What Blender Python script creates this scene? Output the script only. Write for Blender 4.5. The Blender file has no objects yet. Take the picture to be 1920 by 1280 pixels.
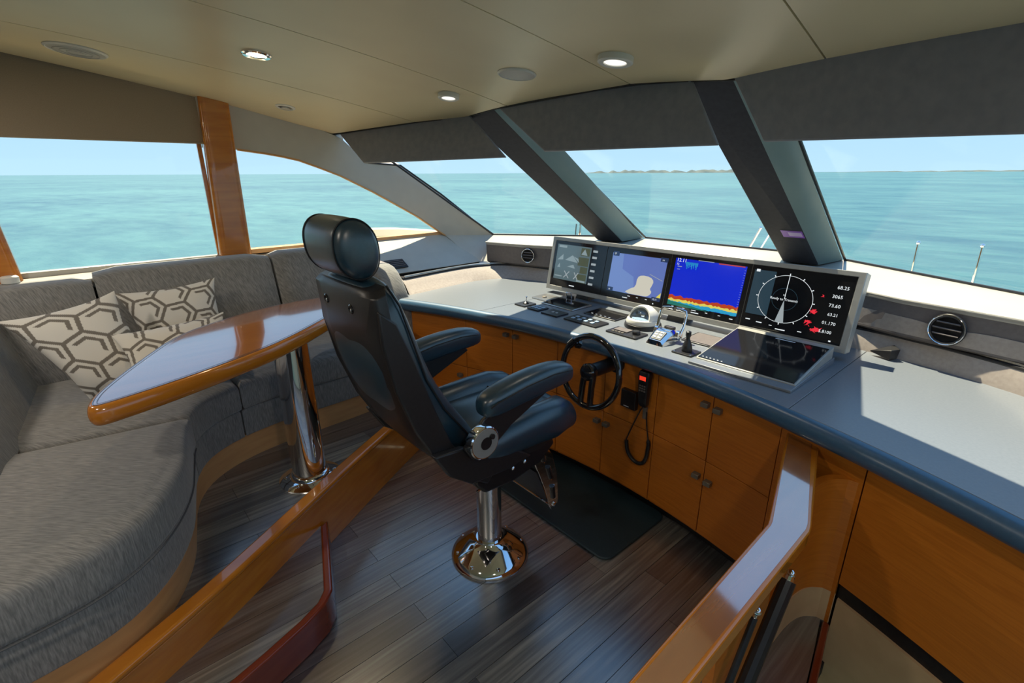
import bpy, bmesh, math, random
from mathutils import Vector, Matrix
random.seed(7)
scn = bpy.context.scene
COL = scn.collection

# ------------------------------------------------------------------ camera, world, sun, exposure
# Boat frame: X starboard, Y forward, Z up, metres; helm floor at z = 0, camera above the origin.
FPX = 930.0
EYE = 1.60
PITCH = math.atan(315.5 / FPX)
YAW = math.radians(49.0)
ROLL = math.radians(0.24)
_h = Vector((-math.sin(YAW), math.cos(YAW), 0)); _r = Vector((math.cos(YAW), math.sin(YAW), 0)); _u = Vector((0, 0, 1))
_f = _h * math.cos(PITCH) - _u * math.sin(PITCH)
_up = _h * math.sin(PITCH) + _u * math.cos(PITCH)
_R = _r * math.cos(ROLL) - _up * math.sin(ROLL)
_U = _up * math.cos(ROLL) + _r * math.sin(ROLL)
cam_data = bpy.data.cameras.new('camera')
cam = bpy.data.objects.new('camera', cam_data)
COL.objects.link(cam)
cam.matrix_world = Matrix(((_R.x, _U.x, -_f.x, 0), (_R.y, _U.y, -_f.y, 0), (_R.z, _U.z, -_f.z, EYE), (0, 0, 0, 1)))
cam_data.sensor_fit = 'HORIZONTAL'
cam_data.sensor_width = 36.0
cam_data.lens = 36.0 * FPX / 1920.0
cam_data.clip_start = 0.02
cam_data.clip_end = 60000
scn.camera = cam

world = bpy.data.worlds.new('sky'); scn.world = world
world.use_nodes = True
wn = world.node_tree; wn.nodes.clear()
w_out = wn.nodes.new('ShaderNodeOutputWorld'); w_bg = wn.nodes.new('ShaderNodeBackground')
w_tc = wn.nodes.new('ShaderNodeTexCoord'); w_sep = wn.nodes.new('ShaderNodeSeparateXYZ'); w_cr = wn.nodes.new('ShaderNodeValToRGB')
wn.links.new(w_tc.outputs['Generated'], w_sep.inputs[0]); wn.links.new(w_sep.outputs['Z'], w_cr.inputs[0])
wn.links.new(w_cr.outputs[0], w_bg.inputs[0]); wn.links.new(w_bg.outputs[0], w_out.inputs[0])
w_cr.color_ramp.elements[0].position = 0.0; w_cr.color_ramp.elements[0].color = (0.50, 0.70, 0.86, 1)
w_cr.color_ramp.elements[1].position = 0.9; w_cr.color_ramp.elements[1].color = (0.16, 0.36, 0.74, 1)
_e = w_cr.color_ramp.elements.new(0.12); _e.color = (0.40, 0.62, 0.88, 1)
w_bg.inputs[1].default_value = 1.15

SUN_DIR = Vector((-0.46, 0.12, 1.0)).normalized()
sun_d = bpy.data.lights.new('sun', 'SUN'); sun_d.energy = 12.0; sun_d.angle = math.radians(0.6); sun_d.color = (1.0, 0.83, 0.62)
sun_o = bpy.data.objects.new('sun', sun_d); COL.objects.link(sun_o)
sun_o.rotation_euler = SUN_DIR.to_track_quat('Z', 'Y').to_euler(); sun_o.location = (-6, 5, 10)

scn.view_settings.view_transform = 'Standard'
scn.view_settings.look = 'None'
scn.view_settings.gamma = 1.0
scn.view_settings.use_curve_mapping = False
scn.view_settings.exposure = 0.15

# ------------------------------------------------------------------ materials
def nd(nt, t, **kw):
    n = nt.nodes.new(t)
    for k, v in kw.items(): setattr(n, k, v)
    return n
def pmat(name, col, rough=0.5, metal=0.0, coat=0.0, spec=0.5, sheen=0.0, coat_rough=0.05):
    m = bpy.data.materials.new(name); m.use_nodes = True
    b = m.node_tree.nodes['Principled BSDF']
    b.inputs['Base Color'].default_value = (*col, 1); b.inputs['Roughness'].default_value = rough
    b.inputs['Metallic'].default_value = metal; b.inputs['Coat Weight'].default_value = coat
    b.inputs['Coat Roughness'].default_value = coat_rough
    b.inputs['Specular IOR Level'].default_value = spec; b.inputs['Sheen Weight'].default_value = sheen
    return m
def bsdf(m): return m.node_tree.nodes['Principled BSDF']
def noise_color(m, cols, scale=(1, 1, 1), nscale=5.0, detail=4.0, bump=0.0, dist=0.0, rough_var=None, bump_dist=0.002, rot=0.0):
    nt = m.node_tree; b = bsdf(m)
    tc = nd(nt, 'ShaderNodeTexCoord'); mp = nd(nt, 'ShaderNodeMapping'); mp.inputs['Scale'].default_value = scale
    if rot: mp.vector_type = 'TEXTURE'; mp.inputs['Rotation'].default_value = (0, 0, -rot); mp.inputs['Scale'].default_value = [1 / k for k in scale]
    nz = nd(nt, 'ShaderNodeTexNoise'); nz.inputs['Scale'].default_value = nscale; nz.inputs['Detail'].default_value = detail
    nz.inputs['Distortion'].default_value = dist
    cr = nd(nt, 'ShaderNodeValToRGB')
    nt.links.new(tc.outputs['Object'], mp.inputs[0]); nt.links.new(mp.outputs[0], nz.inputs['Vector']); nt.links.new(nz.outputs['Fac'], cr.inputs[0])
    els = cr.color_ramp.elements
    els[0].position = 0.3; els[0].color = (*cols[0], 1); els[1].position = 0.7; els[1].color = (*cols[-1], 1)
    for i, c in enumerate(cols[1:-1]):
        e = els.new(0.3 + 0.4 * (i + 1) / (len(cols) - 1)); e.color = (*c, 1)
    nt.links.new(cr.outputs[0], b.inputs['Base Color'])
    if bump:
        bp = nd(nt, 'ShaderNodeBump'); bp.inputs['Strength'].default_value = bump; bp.inputs['Distance'].default_value = bump_dist
        nt.links.new(nz.outputs['Fac'], bp.inputs['Height']); nt.links.new(bp.outputs[0], b.inputs['Normal'])
    return cr
def vary(m, cr, amount_lo, amount_hi, cols=None):
    # a different tone for every plank or board, from Object Info > Random
    nt = m.node_tree; b = bsdf(m)
    oi = nd(nt, 'ShaderNodeObjectInfo'); r2 = nd(nt, 'ShaderNodeValToRGB')
    els = r2.color_ramp.elements
    els[0].color = (*[amount_lo] * 3, 1) if cols is None else (*cols[0], 1)
    els[1].color = (*[amount_hi] * 3, 1) if cols is None else (*cols[-1], 1)
    if cols:
        for i, c in enumerate(cols[1:-1]):
            e = els.new((i + 1) / (len(cols) - 1)); e.color = (*c, 1)
    mx = nd(nt, 'ShaderNodeMix', data_type='RGBA', blend_type='MULTIPLY'); mx.inputs[0].default_value = 1.0
    nt.links.new(oi.outputs['Random'], r2.inputs[0]); nt.links.new(cr.outputs[0], mx.inputs[6]); nt.links.new(r2.outputs[0], mx.inputs[7])
    nt.links.new(mx.outputs[2], b.inputs['Base Color'])

M = {}
M['door_wood'] = pmat('honey_veneer', (0.4, 0.14, 0.02), 0.5, coat=0.1, coat_rough=0.3)
noise_color(M['door_wood'], [(0.46, 0.132, 0.007), (0.52, 0.157, 0.010), (0.57, 0.178, 0.013)], (1.6, 1.6, 26), 3.0, 6, bump=0.1, dist=1.6)
M['gloss_wood'] = pmat('varnished_cherry', (0.5, 0.18, 0.02), 0.22, coat=0.8, coat_rough=0.04)
noise_color(M['gloss_wood'], [(0.47, 0.145, 0.010), (0.60, 0.215, 0.020)], (3, 1, 12), 2.5, 4, dist=0.6)
M['table_wood'] = pmat('table_veneer', (0.5, 0.18, 0.04), 0.2, coat=1.0, coat_rough=0.07)
noise_color(M['table_wood'], [(0.36, 0.12, 0.030), (0.47, 0.17, 0.045)], (12, 1, 3), 2.5, 4, dist=0.6)
bsdf(M['table_wood']).inputs['Coat IOR'].default_value = 4.0
M['dark_wood'] = pmat('red_mahogany', (0.17, 0.03, 0.012), 0.25, coat=0.7)
noise_color(M['dark_wood'], [(0.16, 0.024, 0.010), (0.21, 0.038, 0.014)], (3, 1, 10), 3, 4)
M['kick_wood'] = pmat('light_beech', (0.5, 0.27, 0.1), 0.45)
noise_color(M['kick_wood'], [(0.60, 0.31, 0.12), (0.68, 0.37, 0.15)], (2, 2, 14), 3, 4)
M['inlay'] = pmat('dark_inlay_line', (0.03, 0.01, 0.01), 0.3, coat=0.8)
M['plank'] = pmat('weathered_vinyl_plank', (0.1, 0.1, 0.1), 0.36, spec=0.5)
_cr = noise_color(M['plank'], [(0.050, 0.056, 0.066), (0.125, 0.136, 0.150), (0.245, 0.262, 0.272)], (34, 1.3, 1), 2.0, 9, bump=0.25, dist=0.15, bump_dist=0.0006)
bsdf(M['plank']).inputs['Specular IOR Level'].default_value = 1.0; bsdf(M['plank']).inputs['Coat Weight'].default_value = 0.9; bsdf(M['plank']).inputs['Coat Roughness'].default_value = 0.27; bsdf(M['plank']).inputs['Coat IOR'].default_value = 2.9
vary(M['plank'], _cr, 0.5, 1.2, cols=[(0.22, 0.21, 0.24), (0.85, 0.86, 0.86), (0.45, 0.42, 0.44), (1.25, 1.18, 1.00), (0.62, 0.64, 0.68)])
M['subfloor'] = pmat('dark_joint', (0.012, 0.012, 0.014), 0.7)
M['sofa'] = pmat('woven_grey_fabric', (0.25, 0.24, 0.22), 0.9, sheen=0.3, spec=0.2)
noise_color(M['sofa'], [(0.155, 0.155, 0.153), (0.235, 0.232, 0.225), (0.325, 0.316, 0.302)], (4, 55, 5), 6, 5, bump=0.4, bump_dist=0.001, rot=-0.86)
M['piping'] = pmat('dark_piping', (0.12, 0.12, 0.125), 0.9)
M['counter'] = pmat('slate_grey_leather_top', (0.2, 0.22, 0.24), 0.34, spec=1.0)
noise_color(M['counter'], [(0.132, 0.150, 0.175), (0.155, 0.173, 0.198)], (1, 1, 1), 120, 3, bump=0.15, bump_dist=0.0004)
M['nose'] = pmat('navy_leather_edge', (0.055, 0.085, 0.12), 0.3, spec=1.0)
noise_color(M['nose'], [(0.030, 0.090, 0.170), (0.040, 0.108, 0.195)], (1, 1, 1), 90, 3, bump=0.2, bump_dist=0.0004)
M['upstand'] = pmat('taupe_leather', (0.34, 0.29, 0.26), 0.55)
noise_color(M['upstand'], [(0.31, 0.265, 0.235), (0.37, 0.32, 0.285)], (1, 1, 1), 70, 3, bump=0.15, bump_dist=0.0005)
M['fascia'] = pmat('dark_taupe_panel', (0.15, 0.13, 0.12), 0.45)
noise_color(M['fascia'], [(0.125, 0.108, 0.105), (0.15, 0.13, 0.125)], (1, 1, 1), 60, 2)
M['sill'] = pmat('white_sill_paint', (0.66, 0.63, 0.57), 0.35)
noise_color(M['sill'], [(0.36, 0.345, 0.31), (0.40, 0.38, 0.345)], (1, 1, 1), 3, 2)
M['wall'] = pmat('warm_grey_liner', (0.42, 0.40, 0.36), 0.6)
noise_color(M['wall'], [(0.52, 0.495, 0.44), (0.55, 0.525, 0.465)], (1, 1, 1), 12, 2)
M['ceiling'] = pmat('beige_headliner', (0.62, 0.57, 0.44), 0.4, spec=0.4)
noise_color(M['ceiling'], [(0.70, 0.60, 0.39), (0.76, 0.66, 0.43)], (1, 1, 1), 2.5, 2)
M['blind'] = pmat('tan_roller_blind', (0.34, 0.27, 0.19), 0.85)
noise_color(M['blind'], [(0.32, 0.25, 0.175), (0.36, 0.285, 0.20)], (60, 60, 60), 4, 2)
M['shade'] = pmat('charcoal_shade_fabric', (0.09, 0.085, 0.09), 0.8, sheen=0.2)
noise_color(M['shade'], [(0.180, 0.188, 0.225), (0.220, 0.228, 0.265)], (1, 1, 1), 30, 5, bump=0.2, bump_dist=0.0006)
M['mullion'] = pmat('charcoal_mullion_paint', (0.05, 0.05, 0.058), 0.65, spec=0.25)
noise_color(M['mullion'], [(0.036, 0.038, 0.048), (0.045, 0.047, 0.058)], (1, 1, 1), 50, 2)
M['reveal'] = pmat('reveal_reflected_teal', (0.20, 0.25, 0.25), 0.35)  # mullion side faces: teal reflected light put into the colour
noise_color(M['reveal'], [(0.17, 0.26, 0.27), (0.20, 0.29, 0.30)], (1, 1, 1), 5, 2)
M['black'] = pmat('black_trim', (0.012, 0.012, 0.014), 0.35)
noise_color(M['black'], [(0.010, 0.010, 0.012), (0.015, 0.015, 0.017)], (1, 1, 1), 80, 2)
M['leather'] = pmat('black_leather', (0.022, 0.027, 0.034), 0.33, spec=0.9, coat=0.2, coat_rough=0.3)
noise_color(M['leather'], [(0.008, 0.030, 0.050), (0.012, 0.040, 0.064)], (1, 1, 1), 110, 4, bump=0.25, bump_dist=0.0004)
M['shell'] = pmat('black_shell_plastic', (0.016, 0.015, 0.017), 0.38)
noise_color(M['shell'], [(0.014, 0.0135, 0.015), (0.019, 0.018, 0.020)], (1, 1, 1), 90, 3, bump=0.08, bump_dist=0.0003)
M['chrome'] = pmat('polished_chrome', (0.80, 0.80, 0.82), 0.05, metal=1.0)
noise_color(M['chrome'], [(0.78, 0.78, 0.80), (0.83, 0.83, 0.85)], (1, 1, 1), 6, 1)
M['steel'] = pmat('brushed_steel', (0.55, 0.54, 0.52), 0.3, metal=1.0)
noise_color(M['steel'], [(0.50, 0.49, 0.47), (0.60, 0.59, 0.57)], (40, 1, 1), 6, 2)
M['keypad'] = pmat('dark_keypad', (0.10, 0.11, 0.12), 0.6)
M['satin'] = pmat('satin_plate', (0.30, 0.29, 0.27), 0.5, metal=0.3)
M['pewter'] = pmat('pewter_knob', (0.20, 0.18, 0.15), 0.45, metal=0.5)
M['bezel'] = pmat('pewter_bezel_paint', (0.42, 0.41, 0.38), 0.35, metal=0.2)
noise_color(M['bezel'], [(0.34, 0.335, 0.31), (0.38, 0.375, 0.345)], (1, 1, 1), 30, 2)
M['screen_black'] = pmat('screen_glass_black', (0.012, 0.012, 0.014), 0.08, spec=0.5)
M['mat'] = pmat('dark_teal_rubber_mat', (0.012, 0.030, 0.042), 0.6)
noise_color(M['mat'], [(0.010, 0.027, 0.038), (0.014, 0.034, 0.047)], (1, 1, 1), 120, 3, bump=0.3, bump_dist=0.0004)
M['cream'] = pmat('cream_liner', (0.45, 0.33, 0.2), 0.7)
noise_color(M['cream'], [(0.50, 0.34, 0.19), (0.56, 0.385, 0.22)], (1, 1, 1), 14, 3, bump=0.1, bump_dist=0.0005)
M['white_plastic'] = pmat('white_plastic', (0.68, 0.68, 0.64), 0.35)
M['grille'] = pmat('speaker_mesh_grey', (0.42, 0.42, 0.40), 0.5)
M['gel'] = pmat('white_gelcoat', (0.75, 0.68, 0.50), 0.3)
noise_color(M['gel'], [(0.72, 0.62, 0.42), (0.80, 0.70, 0.50)], (1, 1, 1), 3, 2)
M['coast'] = pmat('hazy_coast', (0.25, 0.36, 0.40), 0.9)
noise_color(M['coast'], [(0.035, 0.065, 0.075), (0.11, 0.13, 0.12)], (0.01, 0.01, 0.02), 1, 4)
M['red_mark'] = pmat('red_label', (0.8, 0.03, 0.02), 0.4)
M['white_mark'] = pmat('white_print', (0.7, 0.72, 0.75), 0.5)
M['purple'] = pmat('purple_sticker', (0.26, 0.10, 0.55), 0.4)
M['lilac'] = pmat('lilac_print', (0.62, 0.50, 0.80), 0.4)
M['switch_blue'] = pmat('pale_blue_switch', (0.30, 0.42, 0.55), 0.4)

def glass_mat(name, tint, refl):
    m = bpy.data.materials.new(name); m.use_nodes = True; nt = m.node_tree; nt.nodes.clear()
    o = nd(nt, 'ShaderNodeOutputMaterial'); t = nd(nt, 'ShaderNodeBsdfTransparent'); g = nd(nt, 'ShaderNodeBsdfGlossy')
    mx = nd(nt, 'ShaderNodeMixShader'); lw = nd(nt, 'ShaderNodeLayerWeight'); lw.inputs[0].default_value = 0.5
    pw = nd(nt, 'ShaderNodeMath', operation='POWER'); pw.inputs[1].default_value = 4.0
    fr = nd(nt, 'ShaderNodeMath', operation='MULTIPLY_ADD'); fr.inputs[1].default_value = 0.10; fr.inputs[2].default_value = refl
    nt.links.new(lw.outputs['Facing'], pw.inputs[0]); nt.links.new(pw.outputs[0], fr.inputs[0])
    t.inputs[0].default_value = (*tint, 1); g.inputs['Roughness'].default_value = 0.02
    nt.links.new(fr.outputs[0], mx.inputs[0]); nt.links.new(t.outputs[0], mx.inputs[1]); nt.links.new(g.outputs[0], mx.inputs[2])
    nt.links.new(mx.outputs[0], o.inputs[0]); return m
M['glass'] = glass_mat('window_glass', (0.94, 0.985, 0.975), 0.012)
M['dome_glass'] = glass_mat('compass_dome_glass', (0.95, 0.97, 1.0), 0.12)
def emat(name, col, s=1.0, gloss=True):
    m = pmat(name, (0.01, 0.01, 0.01), 0.12, spec=0.5)
    b = bsdf(m); b.inputs['Emission Color'].default_value = (*col, 1); b.inputs['Emission Strength'].default_value = s
    return m
M['e_white'] = emat('screen_white', (0.75, 0.80, 0.82), 1.0)
M['e_dim'] = emat('screen_dim_white', (0.35, 0.40, 0.42), 0.8)
M['e_chart'] = emat('screen_chart_water', (0.11, 0.17, 0.47), 0.85)
M['e_chart2'] = emat('screen_chart_shallow', (0.15, 0.24, 0.53), 0.85)
M['e_land'] = emat('screen_chart_land', (0.52, 0.50, 0.42), 1.0)
M['e_yellow'] = emat('screen_yellow', (0.70, 0.60, 0.10), 0.9)
M['e_blue'] = emat('screen_sonar_blue', (0.0, 0.018, 0.60), 0.85)
M['e_cyan'] = emat('screen_cyan', (0.02, 0.35, 0.60), 0.8)
M['e_red'] = emat('screen_red', (0.45, 0.045, 0.01), 0.9)
M['e_radar_red'] = emat('screen_radar_red', (0.80, 0.03, 0.05), 0.9)
M['e_green'] = emat('screen_green', (0.01, 0.16, 0.12), 0.9)
M['e_cam'] = emat('screen_camera_grey', (0.085, 0.13, 0.145), 0.9)
M['e_cam2'] = emat('screen_camera_light', (0.22, 0.29, 0.31), 0.9)
M['e_cam3'] = emat('screen_camera_olive', (0.06, 0.075, 0.045), 0.9)
M['e_navy'] = emat('screen_navy', (0.012, 0.03, 0.09), 0.9)
M['e_slate'] = emat('screen_slate', (0.02, 0.045, 0.065), 0.9)
M['e_lamp'] = emat('lamp_disc', (1.0, 0.86, 0.62), 9.0)
M['e_lamp2'] = emat('lamp_disc_soft', (1.0, 0.95, 0.85), 1.2)
M['e_dot'] = emat('mic_display_red', (0.9, 0.05, 0.02), 0.8)

# sea
m = pmat('turquoise_sea', (0.03, 0.2, 0.22), 0.35, spec=0.35); M['sea'] = m; nt = m.node_tree; b = bsdf(m)
tc = nd(nt, 'ShaderNodeTexCoord'); mp = nd(nt, 'ShaderNodeMapping'); mp.inputs['Scale'].default_value = (0.09, 0.20, 1); mp.inputs['Rotation'].default_value = (0, 0, math.radians(-49))
nz = nd(nt, 'ShaderNodeTexNoise'); nz.inputs['Scale'].default_value = 1.6; nz.inputs['Detail'].default_value = 9; nz.inputs['Roughness'].default_value = 0.62
big = nd(nt, 'ShaderNodeTexNoise'); big.inputs['Scale'].default_value = 0.012; big.inputs['Detail'].default_value = 5
cr = nd(nt, 'ShaderNodeValToRGB'); cr.color_ramp.elements[0].position = 0.36; cr.color_ramp.elements[0].color = (0.015, 0.078, 0.112, 1)
cr.color_ramp.elements[1].position = 0.66; cr.color_ramp.elements[1].color = (0.085, 0.21, 0.205, 1)
mxx = nd(nt, 'ShaderNodeMix', data_type='FLOAT'); mxx.inputs[0].default_value = 0.5
bp = nd(nt, 'ShaderNodeBump'); bp.inputs['Strength'].default_value = 0.6; bp.inputs['Distance'].default_value = 0.6
nt.links.new(tc.outputs['Object'], mp.inputs[0]); nt.links.new(mp.outputs[0], nz.inputs['Vector']); nt.links.new(tc.outputs['Object'], big.inputs['Vector'])
nt.links.new(nz.outputs['Fac'], mxx.inputs[2]); nt.links.new(big.outputs['Fac'], mxx.inputs[3]); nt.links.new(mxx.outputs[0], cr.inputs[0])
nt.links.new(cr.outputs[0], b.inputs['Base Color']); nt.links.new(nz.outputs['Fac'], bp.inputs['Height']); nt.links.new(bp.outputs[0], b.inputs['Normal'])
# printed pillow fabric (colour comes from a print stored on the mesh)
m = pmat('printed_cushion_fabric', (0.5, 0.5, 0.46), 0.9, sheen=0.2, spec=0.2); M['print'] = m; nt = m.node_tree
at = nd(nt, 'ShaderNodeAttribute', attribute_name='print'); nt.links.new(at.outputs['Color'], bsdf(m).inputs['Base Color'])

# ------------------------------------------------------------------ geometry helpers
class G:
    def __init__(s): s.v = []; s.f = []; s.mi = []; s.cur = 0
    def add(s, vs, fs):
        n = len(s.v); s.v += [Vector(p) for p in vs]
        for f in fs: s.f.append([i + n for i in f]); s.mi.append(s.cur)
        return s
    def box(s, c, d, rot=None):
        x, y, z = [k / 2 for k in d]
        vs = [Vector(p) for p in ((-x, -y, -z), (x, -y, -z), (x, y, -z), (-x, y, -z), (-x, -y, z), (x, -y, z), (x, y, z), (-x, y, z))]
        if rot is not None: vs = [rot @ p for p in vs]
        return s.add([p + Vector(c) for p in vs], [(3, 2, 1, 0), (4, 5, 6, 7), (0, 1, 5, 4), (1, 2, 6, 5), (2, 3, 7, 6), (3, 0, 4, 7)])
    def hexa(s, p):   # 4 bottom (ccw from above) then 4 top
        return s.add(p, [(3, 2, 1, 0), (4, 5, 6, 7), (0, 1, 5, 4), (1, 2, 6, 5), (2, 3, 7, 6), (3, 0, 4, 7)])
    def prism(s, pts, z0, z1):
        n = len(pts); a = area(pts)
        if a < 0: pts = pts[::-1]
        vs = [(x, y, z0) for x, y in pts] + [(x, y, z1) for x, y in pts]
        return s.add(vs, [list(range(n))[::-1], list(range(n, 2 * n))] + [(i, (i + 1) % n, n + (i + 1) % n, n + i) for i in range(n)])
    def prism_x(s, pts, x0, x1):   # pts are (y, z)
        if area(pts) < 0: pts = pts[::-1]
        n = len(pts); vs = [(x0, y, z) for y, z in pts] + [(x1, y, z) for y, z in pts]
        return s.add(vs, [list(range(n))[::-1], list(range(n, 2 * n))] + [(i, (i + 1) % n, n + (i + 1) % n, n + i) for i in range(n)])
    def rings(s, rings, closed=True, cap=True):
        n = len(rings[0]); vs = [p for r in rings for p in r]; fs = []
        for k in range(len(rings) - 1):
            for i in range(n if closed else n - 1):
                j = (i + 1) % n; fs.append((k * n + i, k * n + j, (k + 1) * n + j, (k + 1) * n + i))
        if cap: fs += [list(range(n))[::-1], [(len(rings) - 1) * n + i for i in range(n)]]
        return s.add(vs, fs)
    def tube(s, path, r, seg=10, closed=False, cap=True):
        P = [Vector(p) for p in path]; n = len(P); R = []
        rr = r if isinstance(r, (list, tuple)) else [r] * n
        t0 = (P[1] - P[0]).normalized(); ref = Vector((0, 0, 1)) if abs(t0.z) < 0.9 else Vector((1, 0, 0))
        u = (ref - t0 * ref.dot(t0)).normalized()
        for i in range(n):
            if closed: t = (P[(i + 1) % n] - P[i - 1]).normalized()
            else: t = (P[min(i + 1, n - 1)] - P[max(i - 1, 0)]).normalized()
            u = (u - t * u.dot(t)).normalized(); w = t.cross(u)
            R.append([P[i] + (u * math.cos(a) + w * math.sin(a)) * rr[i] for a in [2 * math.pi * k / seg for k in range(seg)]])
        if closed:
            n0 = len(s.v); s.v += [p for r_ in R for p in r_]
            for k in range(n):
                for i in range(seg):
                    j = (i + 1) % seg; k2 = (k + 1) % n
                    s.f.append([n0 + k * seg + i, n0 + k * seg + j, n0 + k2 * seg + j, n0 + k2 * seg + i]); s.mi.append(s.cur)
            return s
        return s.rings(R, True, cap)
    def lathe(s, prof, c=(0, 0, 0), axis=(0, 0, 1), seg=36):
        a = Vector(axis).normalized(); q = Vector((0, 0, 1)).rotation_difference(a); c = Vector(c)
        return s.rings([[c + q @ Vector((r * math.cos(t), r * math.sin(t), h)) for t in [2 * math.pi * k / seg for k in range(seg)]] for r, h in prof], True, True)
    def blob(s, c, r, e=0.5, rot=None, nu=28, nv=16, e2=None):
        # superellipsoid: e -> 0 boxy, 1 ellipsoid
        e2 = e if e2 is None else e2; c = Vector(c)
        def sp(v, p): return math.copysign(abs(v) ** p, v)
        rings = []
        for j in range(nv + 1):
            ph = -math.pi / 2 + math.pi * j / nv; ph = max(min(ph, math.pi / 2 - 0.02), -math.pi / 2 + 0.02); R = []
            for i in range(nu):
                th = 2 * math.pi * i / nu
                p = Vector((r[0] * sp(math.cos(ph), e2) * sp(math.cos(th), e), r[1] * sp(math.cos(ph), e2) * sp(math.sin(th), e), r[2] * sp(math.sin(ph), e2)))
                R.append(c + (rot @ p if rot is not None else p))
            rings.append(R)
        return s.rings(rings, True, True)
    def cushion(s, pts, z0, z1, r=0.03, puff=0.012, rb=None):
        if area(pts) < 0: pts = pts[::-1]
        rb = r * 0.6 if rb is None else rb; rings = []
        for k in range(4):
            a = math.pi / 2 * k / 3; rings.append(ring_at(pts, rb * (1 - math.sin(a)), z0 + rb * (1 - math.cos(a))))
        for k in range(5):
            a = math.pi / 2 * k / 4; rings.append(ring_at(pts, r * (1 - math.cos(a)), z1 - r + r * math.sin(a)))
        base_ = rings[-1]; cx_ = sum(p.x for p in base_) / len(base_); cy_ = sum(p.y for p in base_) / len(base_)
        for d, h in ((0.06, 0.35), (0.13, 0.7), (0.24, 1.0)):
            rings.append([Vector((p.x + (cx_ - p.x) * d, p.y + (cy_ - p.y) * d, z1 + puff * h)) for p in base_])
        return s.rings(rings)
def area(p): return 0.5 * sum(p[i][0] * p[(i + 1) % len(p)][1] - p[(i + 1) % len(p)][0] * p[i][1] for i in range(len(p)))
def ring_at(pts, off, z):
    n = len(pts); out = []
    for i in range(n):
        a, b, c = Vector(pts[i - 1]), Vector(pts[i]), Vector(pts[(i + 1) % n])
        e1 = (b - a).normalized(); e2 = (c - b).normalized(); n1 = Vector((-e1.y, e1.x)); n2 = Vector((-e2.y, e2.x))
        m_ = (n1 + n2); m_ = m_.normalized() if m_.length > 1e-6 else n1
        k = 1 / max(0.55, m_.dot(n1)); q = b + m_ * off * k; out.append(Vector((q.x, q.y, z)))
    return out
def smooth2(pts, it=2, closed=True):
    for _ in range(it):
        o = []; n = len(pts)
        if not closed: o.append(pts[0])
        for i in range(n if closed else n - 1):
            a, b = pts[i], pts[(i + 1) % n]
            o.append(tuple(a[k] * 0.75 + b[k] * 0.25 for k in range(len(a)))); o.append(tuple(a[k] * 0.25 + b[k] * 0.75 for k in range(len(a))))
        if not closed: o.append(pts[-1])
        pts = o
    return pts
def rrect(x0, y0, x1, y1, r=0.01, k=4):
    o = []
    for cx, cy, a0 in ((x1 - r, y1 - r, 0), (x0 + r, y1 - r, 90), (x0 + r, y0 + r, 180), (x1 - r, y0 + r, 270)):
        for i in range(k + 1):
            a = math.radians(a0 + 90 * i / k); o.append((cx + r * math.cos(a), cy + r * math.sin(a)))
    return o
def interp(tab, x):
    if x <= tab[0][0]: (x0, y0), (x1, y1) = tab[0], tab[1]
    elif x >= tab[-1][0]: (x0, y0), (x1, y1) = tab[-2], tab[-1]
    else:
        for i in range(len(tab) - 1):
            if tab[i][0] <= x <= tab[i + 1][0]: (x0, y0), (x1, y1) = tab[i], tab[i + 1]; break
    return y0 + (y1 - y0) * (x - x0) / (x1 - x0)

WL = {}
def link(o, parent, loc):
    COL.objects.link(o)
    if parent is not None: o.parent = parent
    else: o.location = loc
def thing(name, label, cat, loc, group=None):
    o = bpy.data.objects.new(name, None); o.empty_display_size = 0.1; COL.objects.link(o); o.location = loc
    o['label'] = label; o['category'] = cat
    if group: o['group'] = group
    WL[o] = Vector(loc); return o
def make(name, g, mat, parent=None, loc=None, bevel=0, seg=2, ang=35, subsurf=0, label=None):
    """one mesh object; geometry is authored in boat coordinates and stored relative to its thing's base"""
    base = WL[parent] if parent is not None else Vector(loc if loc else (0, 0, 0))
    me = bpy.data.meshes.new(name)
    me.from_pydata([p - base for p in g.v], [], g.f)
    mats = mat if isinstance(mat, (list, tuple)) else [mat]
    for k in mats: me.materials.append(M[k] if isinstance(k, str) else k)
    if len(mats) > 1: me.polygons.foreach_set('material_index', g.mi)
    bm = bmesh.new(); bm.from_mesh(me); bmesh.ops.recalc_face_normals(bm, faces=bm.faces); bm.to_mesh(me); bm.free()
    me.shade_smooth(); me.set_sharp_from_angle(angle=math.radians(ang)); me.update()
    o = bpy.data.objects.new(name, me); link(o, parent, base); WL[o] = base
    if bevel:
        md = o.modifiers.new('bevel', 'BEVEL'); md.width = bevel; md.segments = seg; md.limit_method = 'ANGLE'; md.angle_limit = math.radians(40); md.harden_normals = False
    if subsurf:
        md = o.modifiers.new('sub', 'SUBSURF'); md.levels = subsurf; md.render_levels = subsurf
    if label: o['label'] = label
    return o
def tag(o, label, cat, group=None):
    o['label'] = label; o['category'] = cat
    if group: o['group'] = group
    return o
def struct(name, g, mat, loc=None, **k):
    o = make(name, g, mat, None, loc or (0, 0, 0), **k); o['kind'] = 'structure'; return o
def text_geo(g, txt, size, frame, depth=0.0004):
    """flat lettering: frame(u, v) -> 3D point for text-plane coordinates in metres"""
    cu = bpy.data.curves.new('txt', 'FONT'); cu.body = txt; cu.size = size; cu.align_x = 'LEFT'; cu.resolution_u = 2
    ob = bpy.data.objects.new('txt', cu); dg = bpy.context.evaluated_depsgraph_get()
    COL.objects.link(ob); dg.update(); me = bpy.data.meshes.new_from_object(ob.evaluated_get(dg))
    g.add([frame(v.co.x, v.co.y) for v in me.vertices], [list(p.vertices) for p in me.polygons])
    bpy.data.objects.remove(ob); bpy.data.curves.remove(cu); bpy.data.meshes.remove(me)

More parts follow.
